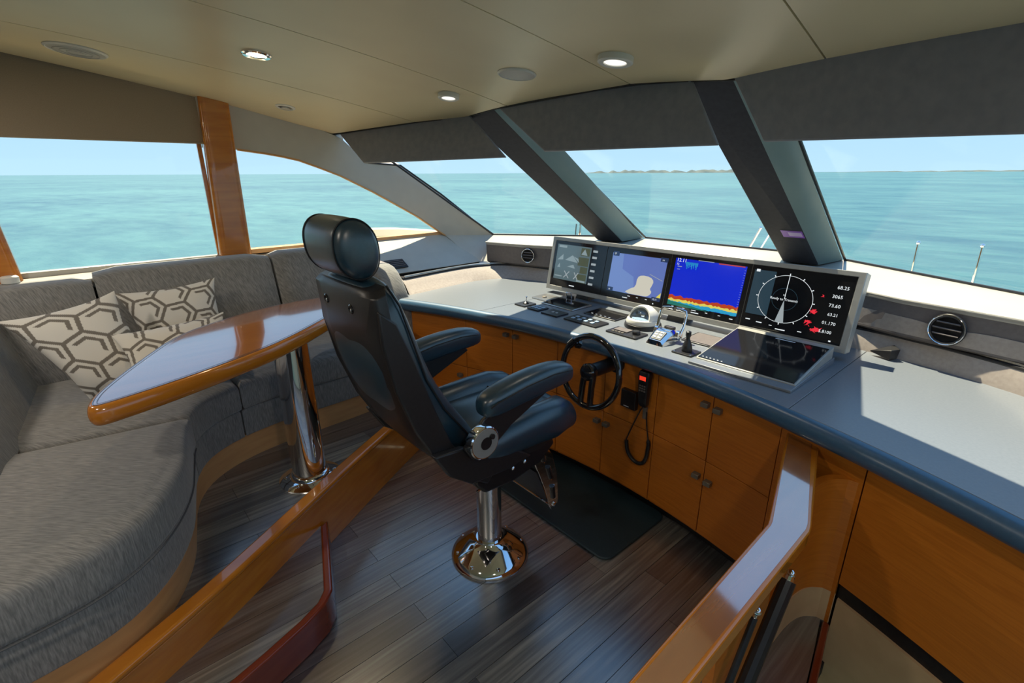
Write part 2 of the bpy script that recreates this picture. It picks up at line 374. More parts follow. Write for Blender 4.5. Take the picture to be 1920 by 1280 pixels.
# ------------------------------------------------------------------ sea, coast, outer hull
g = G(); R0 = 45000
g.rings([[Vector((r * math.cos(t), r * math.sin(t), -3.4)) for t in [2 * math.pi * k / 48 for k in range(48)]] for r in (0.5, 30, 200, 2000, R0)], True, False)
g.add([(0.5 * math.cos(2 * math.pi * k / 48), 0.5 * math.sin(2 * math.pi * k / 48), -3.4) for k in range(48)], [list(range(48))])
struct('sea', g, 'sea')
def coast(az0, az1, dist, hfun, name):
    gg = G(); n = 90; A = []; B = []; Cc = []
    for i in range(n + 1):
        az = math.radians(az0 + (az1 - az0) * i / n); d = Vector((-math.sin(YAW - az), math.cos(YAW - az), 0))
        h = hfun(i / n)
        A.append(d * dist + Vector((0, 0, -3.4))); B.append(d * (dist + 60) + Vector((0, 0, -3.4 + h))); Cc.append(d * (dist + 900) + Vector((0, 0, -3.4)))
    gg.rings([A, B, Cc], False, False)
    return struct(name, gg, 'coast')
random.seed(3)
_hp = [random.random() for _ in range(40)]
def hill(t): 
    k = t * 38; i = int(k); f_ = k - i; return _hp[i] * (1 - f_) + _hp[i + 1] * f_
coast(8, 24, 7000, lambda t: (8 + 36 * hill(t)) * min(1, t * 8 + 0.1, (1 - t) * 8 + 0.35), 'coastline')
coast(29, 52, 8000, lambda t: (4 + 30 * hill(1 - t) * t) * min(1, t * 3 + 0.05), 'coastline')
# foredeck and side bulwark outside the glass
g = G(); g.prism([(-3.9, 2.0), (-3.55, 4.0), (-2.9, 5.8), (-1.9, 7.4), (-1.3, 7.7), (-0.6, 7.3), (0.5, 5.6), (1.1, 3.6), (1.3, 2.4), (0.6, 2.75), (-0.9, 3.45), (-1.4, 3.5), (-2.3, 3.4), (-3.3, 2.75)], 0.12, 0.30)
struct('foredeck', g, 'gel', bevel=0.02)
g = G()
prof = [(-0.6, 1.00), (0.9, 1.04), (1.46, 1.075), (1.75, 1.13), (1.9, 1.165), (2.15, 1.15), (2.5, 1.11), (2.85, 1.03), (3.3, 0.85)]
R = []
for y, z in prof:
    x = -3.98 - 0.06 * math.sin((y + 0.6) / 3.9 * math.pi)
    R.append([Vector((x + 0.10, y, z - 0.75)), Vector((x + 0.09, y, z - 0.06)), Vector((x + 0.05, y, z - 0.01)), Vector((x - 0.02, y, z)), Vector((x - 0.11, y, z - 0.02)), Vector((x - 0.15, y, z - 0.08)), Vector((x - 0.2, y, z - 0.75))])
g.rings(R); bw = make('bulwark', g, 'gel', loc=(-4, 1, 0.3)); tag(bw, 'sunlit cream side bulwark outside the port front window', 'bulwark')
# bow rail stanchions
def stanchion(x, y, x1, y1, z1, lab, brace=None):
    t = thing('rail_stanchion', lab, 'stanchion', (x, y, 0.30), 'chrome bow rail stanchions')
    g = G(); g.lathe([(0.04, 0), (0.04, 0.012), (0.02, 0.02)], (x, y, 0.30), seg=16); make('base_plate', g, 'chrome', t)
    g = G(); g.tube([(x, y, 0.305), (x1, y1, z1)], 0.014, 10); g.blob((x1, y1, z1), (0.02, 0.02, 0.02), 1, nu=12, nv=8); make('post', g, 'chrome', t)
    if brace:
        g = G(); g.tube([(x + brace, y, 0.305), (x1 + brace * 0.9, y1, z1 - 0.06)], 0.011, 8); make('brace', g, 'chrome', t)
stanchion(-1.125, 6.5, -1.137, 6.5, 0.91, 'thin chrome bow rail post left of centre in the right windscreen pane')
stanchion(-0.636, 6.5, -0.648, 6.5, 0.93, 'thin chrome bow rail post nearer the right edge of the right windscreen pane')
stanchion(-2.80, 6.0, -2.52, 6.0, 0.99, 'slanting pair of chrome rail posts beside the centre mullion', 0.12)
stanchion(-3.45, 3.9, -3.42, 3.9, 1.17, 'thin chrome rail posts seen above the left end of the displays', -0.06)

# ------------------------------------------------------------------ floors
PZ = 0.24          # raised dinette floor
def clip(poly, a, b):
    """keep the part of poly left of the line a->b"""
    out = []; n = len(poly)
    def sd(p): return (b[0] - a[0]) * (p[1] - a[1]) - (b[1] - a[1]) * (p[0] - a[0])
    for i in range(n):
        p, q = poly[i], poly[(i + 1) % n]; sp_, sq = sd(p), sd(q)
        if sp_ >= 0: out.append(p)
        if (sp_ >= 0) != (sq >= 0):
            t = sp_ / (sp_ - sq); out.append((p[0] + (q[0] - p[0]) * t, p[1] + (q[1] - p[1]) * t))
    return out
def planks(parent, x0, x1, y0, y1, z, clips=(), L=1.37, y_off=0.70):
    n = int(round((x1 - x0) / 0.1))
    for i in range(n):
        xa = x0 + i * 0.1 + 0.001; xb = xa + 0.098
        off = y_off + (0 if i % 2 == 0 else L * 0.5 + random.choice((-0.12, 0.0, 0.14)))
        y = off - L * 3
        while y < y1:
            a, b_ = max(y + 0.0008, y0), min(y + L - 0.0008, y1); y += L
            if b_ - a < 0.02: continue
            poly = [(xa, a), (xb, a), (xb, b_), (xa, b_)]
            for c in clips: poly = clip(poly, *c) if poly else poly
            if len(poly) < 3 or abs(area(poly)) < 1e-4: continue
            g = G(); g.prism(poly, z - 0.004, z)
            make('plank', g, 'plank', parent)
g = G(); g.box((-1.35, 1.05, -0.03), (2.2, 3.3, 0.05)); fl = struct('floor', g, 'subfloor')
planks(fl, -2.4, -0.3, -0.5, 1.9, 0.0)
BOARD = [(-2.58, 1.66), (-2.25, 1.08), (-1.96, 0.61), (-1.64, 0.125), (-1.50, -0.13), (-1.30, -0.5)]
g = G(); g.prism([(-3.4, -0.5), (-1.35, -0.5)] + [(x - 0.03, y) for x, y in BOARD[::-1][1:]] + [(-3.4, 1.66)], 0.0, PZ - 0.004); fl2 = struct('floor', g, 'subfloor')
planks(fl2, -2.7, -1.3, -0.5, 1.6, PZ, clips=[((BOARD[4][0] - 0.03, BOARD[4][1]), (BOARD[1][0] - 0.03, BOARD[1][1]))], y_off=0.3)
# curved board that edges the platform
tt = thing('platform_edge_board', 'long varnished cherry board edging the raised dinette floor', 'board', (-1.96, 0.61, 0))
bs = smooth2(BOARD, 2, False); inner = [(x - 0.045, y - 0.012) for x, y in bs]
g = G(); g.prism(bs + inner[::-1], 0.0, 0.262); make('fascia', g, 'gloss_wood', tt, bevel=0.002)
g = G(); cap_o = [(x + 0.004, y + 0.002) for x, y in bs]; cap_i = [(x - 0.058, y - 0.014) for x, y in bs]
g.prism(cap_o + cap_i[::-1], 0.262, 0.29); make('cap', g, 'gloss_wood', tt, bevel=0.011, seg=3)
# step between the two levels
st = thing('corner_step', 'low corner step with dark plank tread and red mahogany nosing', 'step', (-1.6, 0.3, 0))
NOS = [(-1.93, 0.585), (-1.535, 0.445), (-1.47, 0.385), (-1.375, 0.12), (-1.27, -0.25), (-1.2, -0.5)]
NOSs = [NOS[0]] + smooth2(NOS[1:], 1, False)
g = G(); g.prism([(-1.93, 0.555), (-1.555, 0.42), (-1.40, 0.11), (-1.23, -0.5), (-1.32, -0.5), (-1.5, -0.13), (-1.64, 0.125)], 0.0, 0.128); make('riser_block', g, 'subfloor', st)
for i in range(8):
    xa = -2.0 + i * 0.1; poly = [(xa, -0.5), (xa + 0.0984, -0.5), (xa + 0.0984, 0.6), (xa, 0.6)]
    for c in (((-1.545, 0.415), (-1.95, 0.56)), ((-1.40, 0.11), (-1.50, 0.40)), ((-1.23, -0.5), (-1.40, 0.11)), ((-1.94, 0.58), (-1.32, -0.45))):
        poly = clip(poly, *c) if poly else poly
    if len(poly) >= 3 and abs(area(poly)) > 2e-4:
        g = G(); g.prism(poly, 0.128, 0.134); make('tread_plank', g, 'plank', st)
g = G(); ni = ring_at(NOSs[::-1] + [(-2.4, -0.9)], 0.032, 0)[:-1][::-1]
g.prism(NOSs + [(p.x, p.y) for p in ni][::-1], 0.0, 0.142); make('nosing', g, 'dark_wood', st, bevel=0.009, seg=3)
# rubber mat
g = G(); g.prism(rrect(-1.855, 1.43, -1.035, 1.90, 0.05, 6), 0.001, 0.013)
tag(make('anti_fatigue_mat', g, 'mat', loc=(-1.45, 1.67, 0), bevel=0.005, seg=2), 'dark teal rubber mat on the planks under the console', 'mat')

# ------------------------------------------------------------------ ceiling
def zc(x, y): return 2.106 - 0.039 * y - 0.026 * y * y - 0.03 * (x + 1.5) ** 2 * y
HEAD = [(-3.45, 1.40), (-3.343, 1.45), (-2.79, 1.67), (-2.478, 1.81), (-2.235, 1.819), (-1.6, 1.867), (-1.365, 1.858), (-1.18, 1.901), (-0.99, 1.936), (-0.61, 1.80), (-0.2, 1.64), (0.6, 1.30), (1.3, 0.98)]
def yh(x): return interp(HEAD, x)
SEAMS = [(-3.36, -3.44), (-2.665, -2.79), (-1.835, -2.13), (-1.16, -1.385), (-0.45, -0.64), (0.25, 0.20), (1.25, 1.25)]
def sheet(xl, xr, y0, off, thick, nx=6, ny=18):
    g = G(); top = []; bot = []
    for j in range(ny + 1):
        for i in range(nx + 1):
            s_ = i / nx; t_ = j / ny
            x_end = xl(1.85) * (1 - s_) + xr(1.85) * s_; ye = yh(x_end) - 0.006
            y = y0 + (ye - y0) * t_; x = xl(y) * (1 - s_) + xr(y) * s_
            z = zc(x, max(y, -0.2)) + off; bot.append((x, y, z)); top.append((x, y, z + thick))
    n = len(bot); W = nx + 1; fs = []
    for j in range(ny):
        for i in range(nx):
            a = j * W + i; fs.append((a, a + W, a + W + 1, a + 1)); fs.append((n + a, n + a + 1, n + a + W + 1, n + a + W))
    edge = [i for i in range(W)] + [j * W + nx for j in range(1, ny + 1)] + [ny * W + i for i in range(nx - 1, -1, -1)] + [j * W for j in range(ny - 1, 0, -1)]
    for k in range(len(edge)):
        a, b_ = edge[k], edge[(k + 1) % len(edge)]; fs.append((a, b_, n + b_, n + a))
    return g.add(bot + top, fs)
def sx(k, y): a, b_ = SEAMS[k]; return a + (b_ - a) * y / 1.85
g = sheet(lambda y: sx(0, y) - 0.1, lambda y: 1.3, -2.5, 0.012, 0.05, 14, 24); cl = struct('ceiling', g, 'black')
for k in range(6):
    g = sheet(lambda y, k=k: sx(k, y) + 0.0, lambda y, k=k: sx(k + 1, y) - 0.006, -2.4, 0.0, 0.010)
    make('ceiling_panel', g, 'ceiling', cl, ang=50)
# dark recess line under the header and outer roof lip
g = G(); P = [Vector((x, y + 0.012, zc(x, y) + 0.004)) for x, y in HEAD]
g.rings([[p + Vector((0, -0.016, 0.01)), p + Vector((0, 0.02, 0.012)), p + Vector((0, 0.02, -0.006)), p + Vector((0, -0.016, -0.006))] for p in P]); struct('trim_1', g, 'black')
g = G(); g.rings([[p + Vector((0, -0.03, 0.02)), p + Vector((0, 0.02, 0.01)), p + Vector((0, 0.03, 0.06)), p + Vector((0, -0.03, 0.09))] for p in P]); struct('trim_2', g, 'gel')
def cnormal(x, y):
    e = 0.02; a = Vector((2 * e, 0, zc(x + e, y) - zc(x - e, y))); b_ = Vector((0, 2 * e, zc(x, y + e) - zc(x, y - e)))
    return -(a.cross(b_)).normalized()
def ceiling_round(name, x, y, r, label, kind):
    p = Vector((x, y, zc(x, y))); n = cnormal(x, y)
    t = thing(name, label, {'speaker': 'speaker', 'vent': 'vent'}.get(kind, 'light'), p)
    if kind == 'speaker':
        g = G(); g.lathe([(r * 0.9, -0.001), (r, 0), (r, 0.004), (r * 0.93, 0.009), (r * 0.90, 0.006)], p, n, 40); make('rim', g, 'white_plastic', t)
        g = G(); g.lathe([(r * 0.90, 0.002), (r * 0.90, 0.006), (r * 0.6, 0.011), (r * 0.05, 0.013)], p, n, 40); make('grille', g, 'grille', t)
        if r > 0.09:
            for rr in (0.72, 0.5, 0.3):
                g = G(); q = Vector((0, 0, 1)).rotation_difference(n)
                g.tube([p + q @ Vector((r * rr * math.cos(a), r * rr * math.sin(a), 0.0125)) for a in [2 * math.pi * k / 40 for k in range(40)]], 0.0014, 6, True); make('grille_ring', g, 'grille', t)
    elif kind == 'vent':
        g = G(); g.lathe([(r, 0), (r, 0.003), (r * 0.8, 0.008), (r * 0.72, 0.004)], p, n, 32); make('rim', g, 'white_plastic', t)
        g = G(); g.lathe([(r * 0.72, 0.001), (r * 0.7, 0.004), (r * 0.02, 0.004)], p, n, 32); make('recess', g, 'black', t)
        g = G(); g.lathe([(r * 0.42, 0.004), (r * 0.40, 0.012), (r * 0.05, 0.013)], p, n, 24); make('centre_disc', g, 'steel', t)
    else:
        dr = 0.018 if kind == 'drum' else 0.006
        g = G(); g.lathe([(r, 0), (r, dr), (r * 0.9, dr + 0.004), (r * 0.66, dr + 0.002), (r * 0.64, dr - 0.004)], p, n, 40); make('rim', g, 'chrome' if kind == 'spot' else 'white_plastic', t)
        g = G(); g.lathe([(r * 0.64, dr - 0.005), (r * 0.62, dr - 0.001), (r * 0.02, dr + 0.001)], p, n, 32); make('lens', g, 'e_lamp' if kind == 'spot' else ('e_lamp2' if r > 0.05 else 'grille'), t)
    return p, n
ceiling_round('ceiling_speaker', -2.925, 0.172, 0.105, 'largest round speaker grille on the ceiling above the blind', 'speaker')
ceiling_round('ceiling_speaker', -1.70, 1.51, 0.080, 'round cream speaker grille on the ceiling between the two drum lights', 'speaker')
p1, n1 = ceiling_round('ceiling_downlight', -2.338, 0.70, 0.056, 'lit chrome ceiling downlight with warm glow', 'spot')
ceiling_round('ceiling_vent', -3.12, 1.045, 0.052, 'small round ceiling vent near the wooden window pillar', 'vent')
ceiling_round('ceiling_light', -2.21, 1.52, 0.052, 'small white drum ceiling light near the left windscreen mullion', 'drum')
ceiling_round('ceiling_light', -1.228, 1.55, 0.062, 'larger glowing drum ceiling light above the centre mullion', 'drum')
for p, n, e, c in ((p1, n1, 6, (1, 0.75, 0.45)), (Vector((-1.228, 1.55, zc(-1.228, 1.55))), cnormal(-1.228, 1.55), 2, (1, 0.9, 0.75))):
    ld = bpy.data.lights.new('lamp', 'SPOT'); ld.energy = e; ld.color = c; ld.spot_size = math.radians(110); ld.spot_blend = 0.6; ld.shadow_soft_size = 0.03
    lo = bpy.data.objects.new('downlight_lamp', ld); COL.objects.link(lo); lo.location = p + n * 0.03
    lo.rotation_euler = (-n).to_track_quat('Z', 'Y').to_euler()
# added fill lamps, unseen behind the camera, that brighten the cabin
for x, y in ((-0.9, -0.7), (0.4, 0.2), (-2.6, -0.8)):
    ld = bpy.data.lights.new('lamp', 'AREA'); ld.shape = 'DISK'; ld.size = 0.12; ld.energy = 8; ld.color = (1, 0.88, 0.74)
    lo = bpy.data.objects.new('fill_lamp', ld); COL.objects.link(lo); lo.location = (x, y, 2.07)

g = G(); g.box((-1.0, -2.45, 0.6), (5.0, 0.06, 3.2)); struct('wall_aft', g, 'wall')
g = G(); g.box((1.32, -0.6, 0.05), (0.06, 3.7, 2.1)); g.box((1.32, -0.6, 1.98), (0.06, 3.7, 0.4)); struct('wall_starboard', g, 'wall')
g = G(); g.box((-1.0, -1.5, -0.06), (5.0, 2.0, 0.05)); struct('floor', g, 'subfloor')
g = G(); g.box((-3.44, -1.7, 1.1), (0.06, 1.5, 2.2)); struct('wall_port', g, 'wall')

# ------------------------------------------------------------------ windscreen: panes, shades, mullions, sill
V = Vector
ZS = 1.13
def quad_slab(g, a, b_, c, d, t):   # corners in order; thickness t along the normal
    n = (b_ - a).cross(d - a).normalized() * t
    return g.hexa([a, b_, c, d, a + n, b_ + n, c + n, d + n])
panes = [('window_1', V((-3.165, 2.556, ZS)), V((-2.45, 3.13, ZS)), V((-2.44, 1.85, 1.93)), V((-3.343, 1.49, 1.87))),
         ('window_2', V((-2.215, 3.271, ZS)), V((-1.20, 3.312, ZS)), V((-1.20, 1.93, 1.95)), V((-2.10, 1.84, 1.94))),
         ('window_3', V((-0.87, 3.229, ZS)), V((0.75, 2.34, ZS)), V((0.75, 1.26, 1.87)), V((-0.84, 1.90, 1.93)))]
for nme, a, b_, c, d in panes:
    g = G(); up = V((0, 0.01, 0.012))
    quad_slab(g, a + up, b_ + up, c + up, d + up, -0.006); w = struct(nme, g, 'glass')
    g = G()
    for p, q in ((a, b_), (b_, c), (a, d)):
        g.tube([p + V((0, 0, 0.004)), q + V((0, 0, 0.004))], 0.007, 8)
    make('gasket', g, 'black', w)
def shade(name, label, tl, tr, br, bl):
    g = G(); n = (tr - tl).cross(bl - tl).normalized()
    if n.z > 0: n = -n
    o = n * 0.0
    quad_slab(g, tl + o, tr + o, br + o, bl + o, 0.022 * (1 if (tr - tl).cross(bl - tl).normalized().dot(n) > 0 else -1))
    ob = make(name, g, 'shade', loc=(tl + br) / 2, bevel=0.008, seg=3); tag(ob, label, 'shade', 'charcoal fabric windscreen shades'); return ob
shade('windscreen_shade', 'short charcoal fabric shade over the left windscreen pane', V((-3.39, 1.44, 1.865)), V((-2.46, 1.812, 1.925)), V((-2.115, 1.80, 1.679)), V((-3.17, 1.50, 1.664)))
shade('windscreen_shade', 'charcoal fabric shade over the middle windscreen pane', V((-2.235, 1.824, 1.945)), V((-1.16, 1.905, 1.965)), V((-0.995, 1.89, 1.696)), V((-1.87, 1.84, 1.70)))
shade('windscreen_shade', 'widest charcoal fabric shade over the right windscreen pane', V((-0.985, 1.94, 1.940)), V((0.95, 1.16, 1.875)), V((0.95, 1.185, 1.64)), V((-0.827, 1.92, 1.703)))
def mull(name, itl, itr, ibr, ibl, gtl, gtr, gbr, gbl):
    g = G(); v = [ibl, ibr, gbr, gbl, itl, itr, gtr, gtl]
    g.v = [p.copy() for p in v]
    for f, m_ in (((0, 1, 5, 4), 0), ((1, 2, 6, 5), 1), ((2, 3, 7, 6), 0), ((3, 0, 4, 7), 1), ((0, 3, 2, 1), 0), ((4, 5, 6, 7), 0)): g.f.append(list(f)); g.mi.append(m_)
    return struct(name, g, ['mullion', 'reveal'], bevel=0.006, seg=2)
m1 = mull('trim_3', V((-2.478, 1.81, 1.90)), V((-2.235, 1.819, 1.92)), V((-2.2, 2.969, ZS)), V((-2.378, 2.91, ZS)), V((-2.42, 1.86, 1.93)), V((-2.06, 1.87, 1.935)), V((-2.22, 3.265, ZS)), V((-2.48, 3.13, ZS)))
m2 = mull('trim_4', V((-1.18, 1.901, 1.935)), V((-0.993, 1.936, 1.92)), V((-0.911, 2.956, ZS)), V((-1.086, 2.94, ZS)), V((-1.15, 1.95, 1.95)), V((-0.84, 1.90, 1.93)), V((-0.875, 3.225, ZS)), V((-1.20, 3.30, ZS)))
# sticker on the centre mullion
def on_face(a, b_, d, u, v, off):   # a bottom-left, b bottom-right, d top-left
    n = (b_ - a).cross(d - a).normalized()
    if n.y > 0: n = -n
    return a + (b_ - a) * u + (d - a) * v + n * off
A_, B_, D_ = V((-1.086, 2.94, ZS)), V((-0.911, 2.956, ZS)), V((-1.18, 1.901, 1.935))
g = G(); g.add([on_face(A_, B_, D_, u, v, 0.0015) for u, v in ((0.42, 0.195), (0.985, 0.195), (0.985, 0.240), (0.42, 0.240))], [(0, 1, 2, 3)]); sk = make('sticker', g, 'purple', m2)
g = G(); g.add([on_face(A_, B_, D_, u, v, 0.0022) for u, v in ((0.60, 0.205), (0.95, 0.205), (0.95, 0.230), (0.60, 0.230))], [(0, 1, 2, 3)]); make('sticker_print', g, 'lilac', sk)

# sill, fascia, ledge and upstand round the back of the console
FT = [(x * 1.045, y * 1.045) for x, y in [(-2.88, 2.255), (-2.6, 2.34), (-2.35, 2.46), (-2.15, 2.58), (-1.45, 2.66), (-0.8, 2.58), (-0.6, 2.455), (-0.42, 2.39), (-0.25, 2.365), (-0.08, 2.335), (0.3, 2.17), (0.75, 1.93)]]
FB = [(-3.02, 2.375), (-2.75, 2.47), (-2.5, 2.54), (-2.15, 2.66), (-1.45, 2.74), (-0.8, 2.66), (-0.6, 2.545), (-0.42, 2.50), (-0.25, 2.47), (-0.05, 2.43), (0.33, 2.27), (0.80, 2.03)]
GB = [(-3.17, 2.56), (-2.9, 2.78), (-2.58, 3.03), (-2.3, 3.22), (-1.3, 3.32), (-0.87, 3.235), (-0.7, 3.15), (-0.5, 3.03), (-0.3, 2.92), (-0.12, 2.82), (0.3, 2.59), (0.75, 2.34)]
g = G(); N = len(FT)
g.rings([[V((*FT[i], 1.108)), V((*GB[i], ZS)), V((GB[i][0], GB[i][1] + 0.03, ZS - 0.03)), V((*FT[i], 1.085))] for i in range(N)]); struct('trim_5', g, 'sill', bevel=0.006)
g = G(); g.rings([[V((*FB[i], 0.958)), V((FT[i][0], FT[i][1] + 0.004, 1.086)), V((FT[i][0], FT[i][1] + 0.03, 1.086)), V((FB[i][0], FB[i][1] + 0.03, 0.94))] for i in range(N)]); fas = struct('trim_6', g, 'fascia')
g = G(); g.tube([V((FT[i][0], FT[i][1] - 0.001, 1.104)) for i in range(N)], 0.006, 8); make('top_bead', g, 'sill', fas)
UB = [(-2.80, 1.56), (-2.855, 1.94), (-2.875, 2.18), (-2.80, 2.38), (-2.60, 2.48), (-2.42, 2.51), (-1.45, 2.56), (-0.6, 2.52), (-0.42, 2.50), (-0.25, 2.465), (-0.02, 2.385), (0.33, 2.20), (0.80, 1.95)]
UT = [(-2.93, 1.58), (-2.99, 1.94), (-3.00, 2.22), (-2.92, 2.42), (-2.70, 2.52), (-2.46, 2.56), (-1.45, 2.61), (-0.6, 2.555), (-0.42, 2.53), (-0.25, 2.49), (-0.02, 2.41), (0.33, 2.225), (0.80, 1.975)]
def loft_strip(A, B, za, zb, sub=2):
    A = smooth2(A, sub, False); B = smooth2(B, sub, False); return A, B
A1, B1 = loft_strip(UB, UT, 0, 0)
g = G(); g.rings([[V((*a, 0.852)), V((a[0] * 0.5 + b_[0] * 0.5, a[1] * 0.5 + b_[1] * 0.5 , 0.905)), V((*b_, 0.935)), V((b_[0] - 0.0, b_[1] + 0.04, 0.93)), V((a[0], a[1] + 0.06, 0.85))] for a, b_ in zip(A1, B1)]); struct('trim_7', g, 'upstand')
g = G(); g.tube([V((b_[0], b_[1] + 0.006, 0.938)) for b_ in B1], 0.008, 8); struct('trim_8', g, 'black')
g = G(); g.tube([V((b_[0] - 0.005, b_[1] + 0.022, 0.947)) for b_ in B1], 0.009, 8); struct('trim_9', g, 'steel')
g = G(); LB = [(-3.10, 1.56), (-3.14, 1.95), (-3.16, 2.25), (-3.1, 2.46), (-2.85, 2.6), (-2.6, 2.66), (-1.45, 2.80), (-0.6, 2.66), (-0.42, 2.63), (-0.25, 2.59), (0.0, 2.51), (0.36, 2.33), (0.84, 2.08)]
LBs = smooth2(LB, 2, False)
g.rings([[V((b_[0], b_[1], 0.934)), V((l[0], l[1], 0.938)), V((l[0], l[1], 0.90)), V((b_[0], b_[1] + 0.03, 0.90))] for b_, l in zip(B1, LBs)]); struct('trim_10', g, 'black')

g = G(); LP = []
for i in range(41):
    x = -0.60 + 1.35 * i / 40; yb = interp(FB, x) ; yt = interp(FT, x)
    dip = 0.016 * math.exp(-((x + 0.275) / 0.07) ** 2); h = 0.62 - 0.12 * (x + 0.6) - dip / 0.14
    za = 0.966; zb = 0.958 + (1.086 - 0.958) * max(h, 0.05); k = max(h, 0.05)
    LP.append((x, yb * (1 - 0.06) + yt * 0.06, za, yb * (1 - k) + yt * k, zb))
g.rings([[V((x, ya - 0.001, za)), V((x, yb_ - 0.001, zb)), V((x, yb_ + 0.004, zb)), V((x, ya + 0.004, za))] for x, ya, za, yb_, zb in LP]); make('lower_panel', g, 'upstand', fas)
# round air vents in the fascia
def louvre_vent(px, r, n, label):
    t = thing('dash_vent', label, 'vent', px); n = n.normalized()
    q = V((0, 0, 1)).rotation_difference(n)
    g = G(); g.lathe([(r * 0.72, 0.0), (r * 0.98, 0.0), (r, 0.006), (r * 0.93, 0.012), (r * 0.80, 0.008), (r * 0.76, 0.001)], px, n, 36); make('bezel', g, 'black', t)
    g = G(); g.tube([px + q @ V((r * 0.93 * math.cos(a), r * 0.93 * math.sin(a), 0.011)) for a in [2 * math.pi * k / 40 for k in range(40)]], 0.0022, 6, True); make('chrome_ring', g, 'chrome', t)
    g = G(); g.lathe([(r * 0.76, 0.0005), (r * 0.76, 0.001), (r * 0.01, 0.001)], px, n, 32); make('throat', g, 'black', t)
    side = n.cross(V((0, 0, 1))).normalized(); upv = side.cross(n)
    for k, h in enumerate((-0.32, 0.05, 0.42)):
        w_ = math.sqrt(0.74 ** 2 - h * h) * r; c = px + upv * (h * r) + n * 0.006
        g = G(); rm = Matrix((side, n, upv)).transposed(); g.box(c, (2 * w_, 0.008, 0.004), rm @ Matrix.Rotation(0.5, 3, 'X')); make('louvre', g, 'fascia', t)
louvre_vent(V((-0.275, 2.462, 1.022)), 0.062, V((-0.22, -1, 0.08)), 'round black louvred vent in the right fascia beside the displays')
louvre_vent(V((-2.66, 2.472, 1.030)), 0.052, V((0.42, -1, 0.05)), 'round black louvred vent in the left fascia below the windscreen')

# ------------------------------------------------------------------ port side wall, windows, pillars
XW = -3.40
g = G(); g.box((XW - 0.04, 0.75, 0.70), (0.06, 3.4, 0.86)); g.box((XW - 0.04, -0.9, 1.6), (0.06, 0.5, 1.1)); struct('wall_port', g, 'wall')
g = G(); g.hexa([V((-3.44, -0.8, 1.09)), V((-3.26, -0.8, 1.06)), V((-3.26, 1.55, 1.06)), V((-3.44, 1.55, 1.09)), V((-3.44, -0.8, 1.125)), V((-3.26, -0.8, 1.10)), V((-3.26, 1.55, 1.115)), V((-3.44, 1.55, 1.145))]); struct('trim_11', g, 'sill', bevel=0.005)
# sloping liner below the front window
g = G(); g.hexa([V((-3.42, 1.50, 1.10)), V((-3.08, 1.50, 0.93)), V((-3.14, 2.37, 0.93)), V((-3.40, 2.36, 1.08)), V((-3.42, 1.50, 1.16)), V((-3.03, 1.50, 0.955)), V((-3.07, 2.36, 0.95)), V((-3.39, 2.30, 1.145))])
sl = struct('trim_12', g, 'wall', bevel=0.004)
# black grille set in the liner
t = thing('wall_grille', 'small black rectangular grille in the grey side liner behind the helm chair', 'grille', (-3.14, 1.62, 1.0))
_a = V((-3.03, 1.5, 0.955)); _d = V((-3.42, 1.5, 1.16)); _b = V((-3.04, 2.36, 0.953)); ex = V((0, 1, 0)); ey = (_d - _a).normalized(); en = ex.cross(ey); en = en if en.x > 0 else -en
def lin(y, s, o): return V((-3.03, y, 0.955)) + ey * s + en * o
g = G(); g.hexa([lin(1.53, 0.055, 0.0), lin(1.72, 0.055, 0.0), lin(1.72, 0.15, 0.0), lin(1.53, 0.15, 0.0), lin(1.53, 0.055, 0.008), lin(1.72, 0.055, 0.008), lin(1.72, 0.15, 0.008), lin(1.53, 0.15, 0.008)]); make('frame', g, 'black', t, bevel=0.002)
for k in range(4):
    s0 = 0.070 + k * 0.019; g = G(); g.hexa([lin(1.545, s0, 0.008), lin(1.705, s0, 0.008), lin(1.705, s0 + 0.006, 0.008), lin(1.545, s0 + 0.006, 0.008), lin(1.545, s0, 0.011), lin(1.705, s0, 0.011), lin(1.705, s0 + 0.006, 0.011), lin(1.545, s0 + 0.006, 0.011)]); make('slat', g, 'fascia', t)
# upper liner + A pillar: lofted between the ceiling/glass edge and the window arc
RA = [(-3.36, 0.66, 2.035), (-3.37, 0.84, 2.00), (-3.39, 1.02, 1.955), (-3.40, 1.20, 1.905), (-3.39, 1.34, 1.865), (-3.38, 1.46, 1.82), (-3.385, 1.635, 1.672), (-3.34, 1.86, 1.655), (-3.27, 2.15, 1.45), (-3.21, 2.40, 1.25), (-3.165, 2.556, 1.13), (-3.02, 2.385, 0.95)]
RBp = [(-3.40, 0.66, 1.745), (-3.40, 0.832, 1.738), (-3.40, 0.99, 1.718), (-3.40, 1.08, 1.703), (-3.40, 1.176, 1.683), (-3.40, 1.30, 1.640), (-3.40, 1.444, 1.586), (-3.39, 1.664, 1.477), (-3.385, 1.85, 1.375), (-3.38, 1.995, 1.294), (-3.36, 2.227, 1.136), (-3.10, 2.32, 0.955)]
g = G(); g.rings([[V(a), V(b_), V(b_) + V((-0.05, 0, 0)), V(a) + V((-0.05, 0.0, 0.02))] for a, b_ in zip(RA, RBp)]); ap = struct('trim_13', g, 'wall', ang=45)
g = G(); g.tube([V(b_) + V((-0.004, 0, 0)) for b_ in RBp[1:-1]], 0.007, 8); make('edge_trim', g, 'kick_wood', ap)
g = G(); g.tube([V(a) for a in RA[6:11]], 0.006, 8); make('gasket', g, 'black', ap)
g = G(); g.box((-3.59, -0.6, 2.20), (0.32, 4.2, 0.09), Matrix.Rotation(0.0, 3, 'X')); struct('added_overhang', g, 'gel', bevel=0.02)  # added roof overhang, out of view, blocks sun from the settee cushions
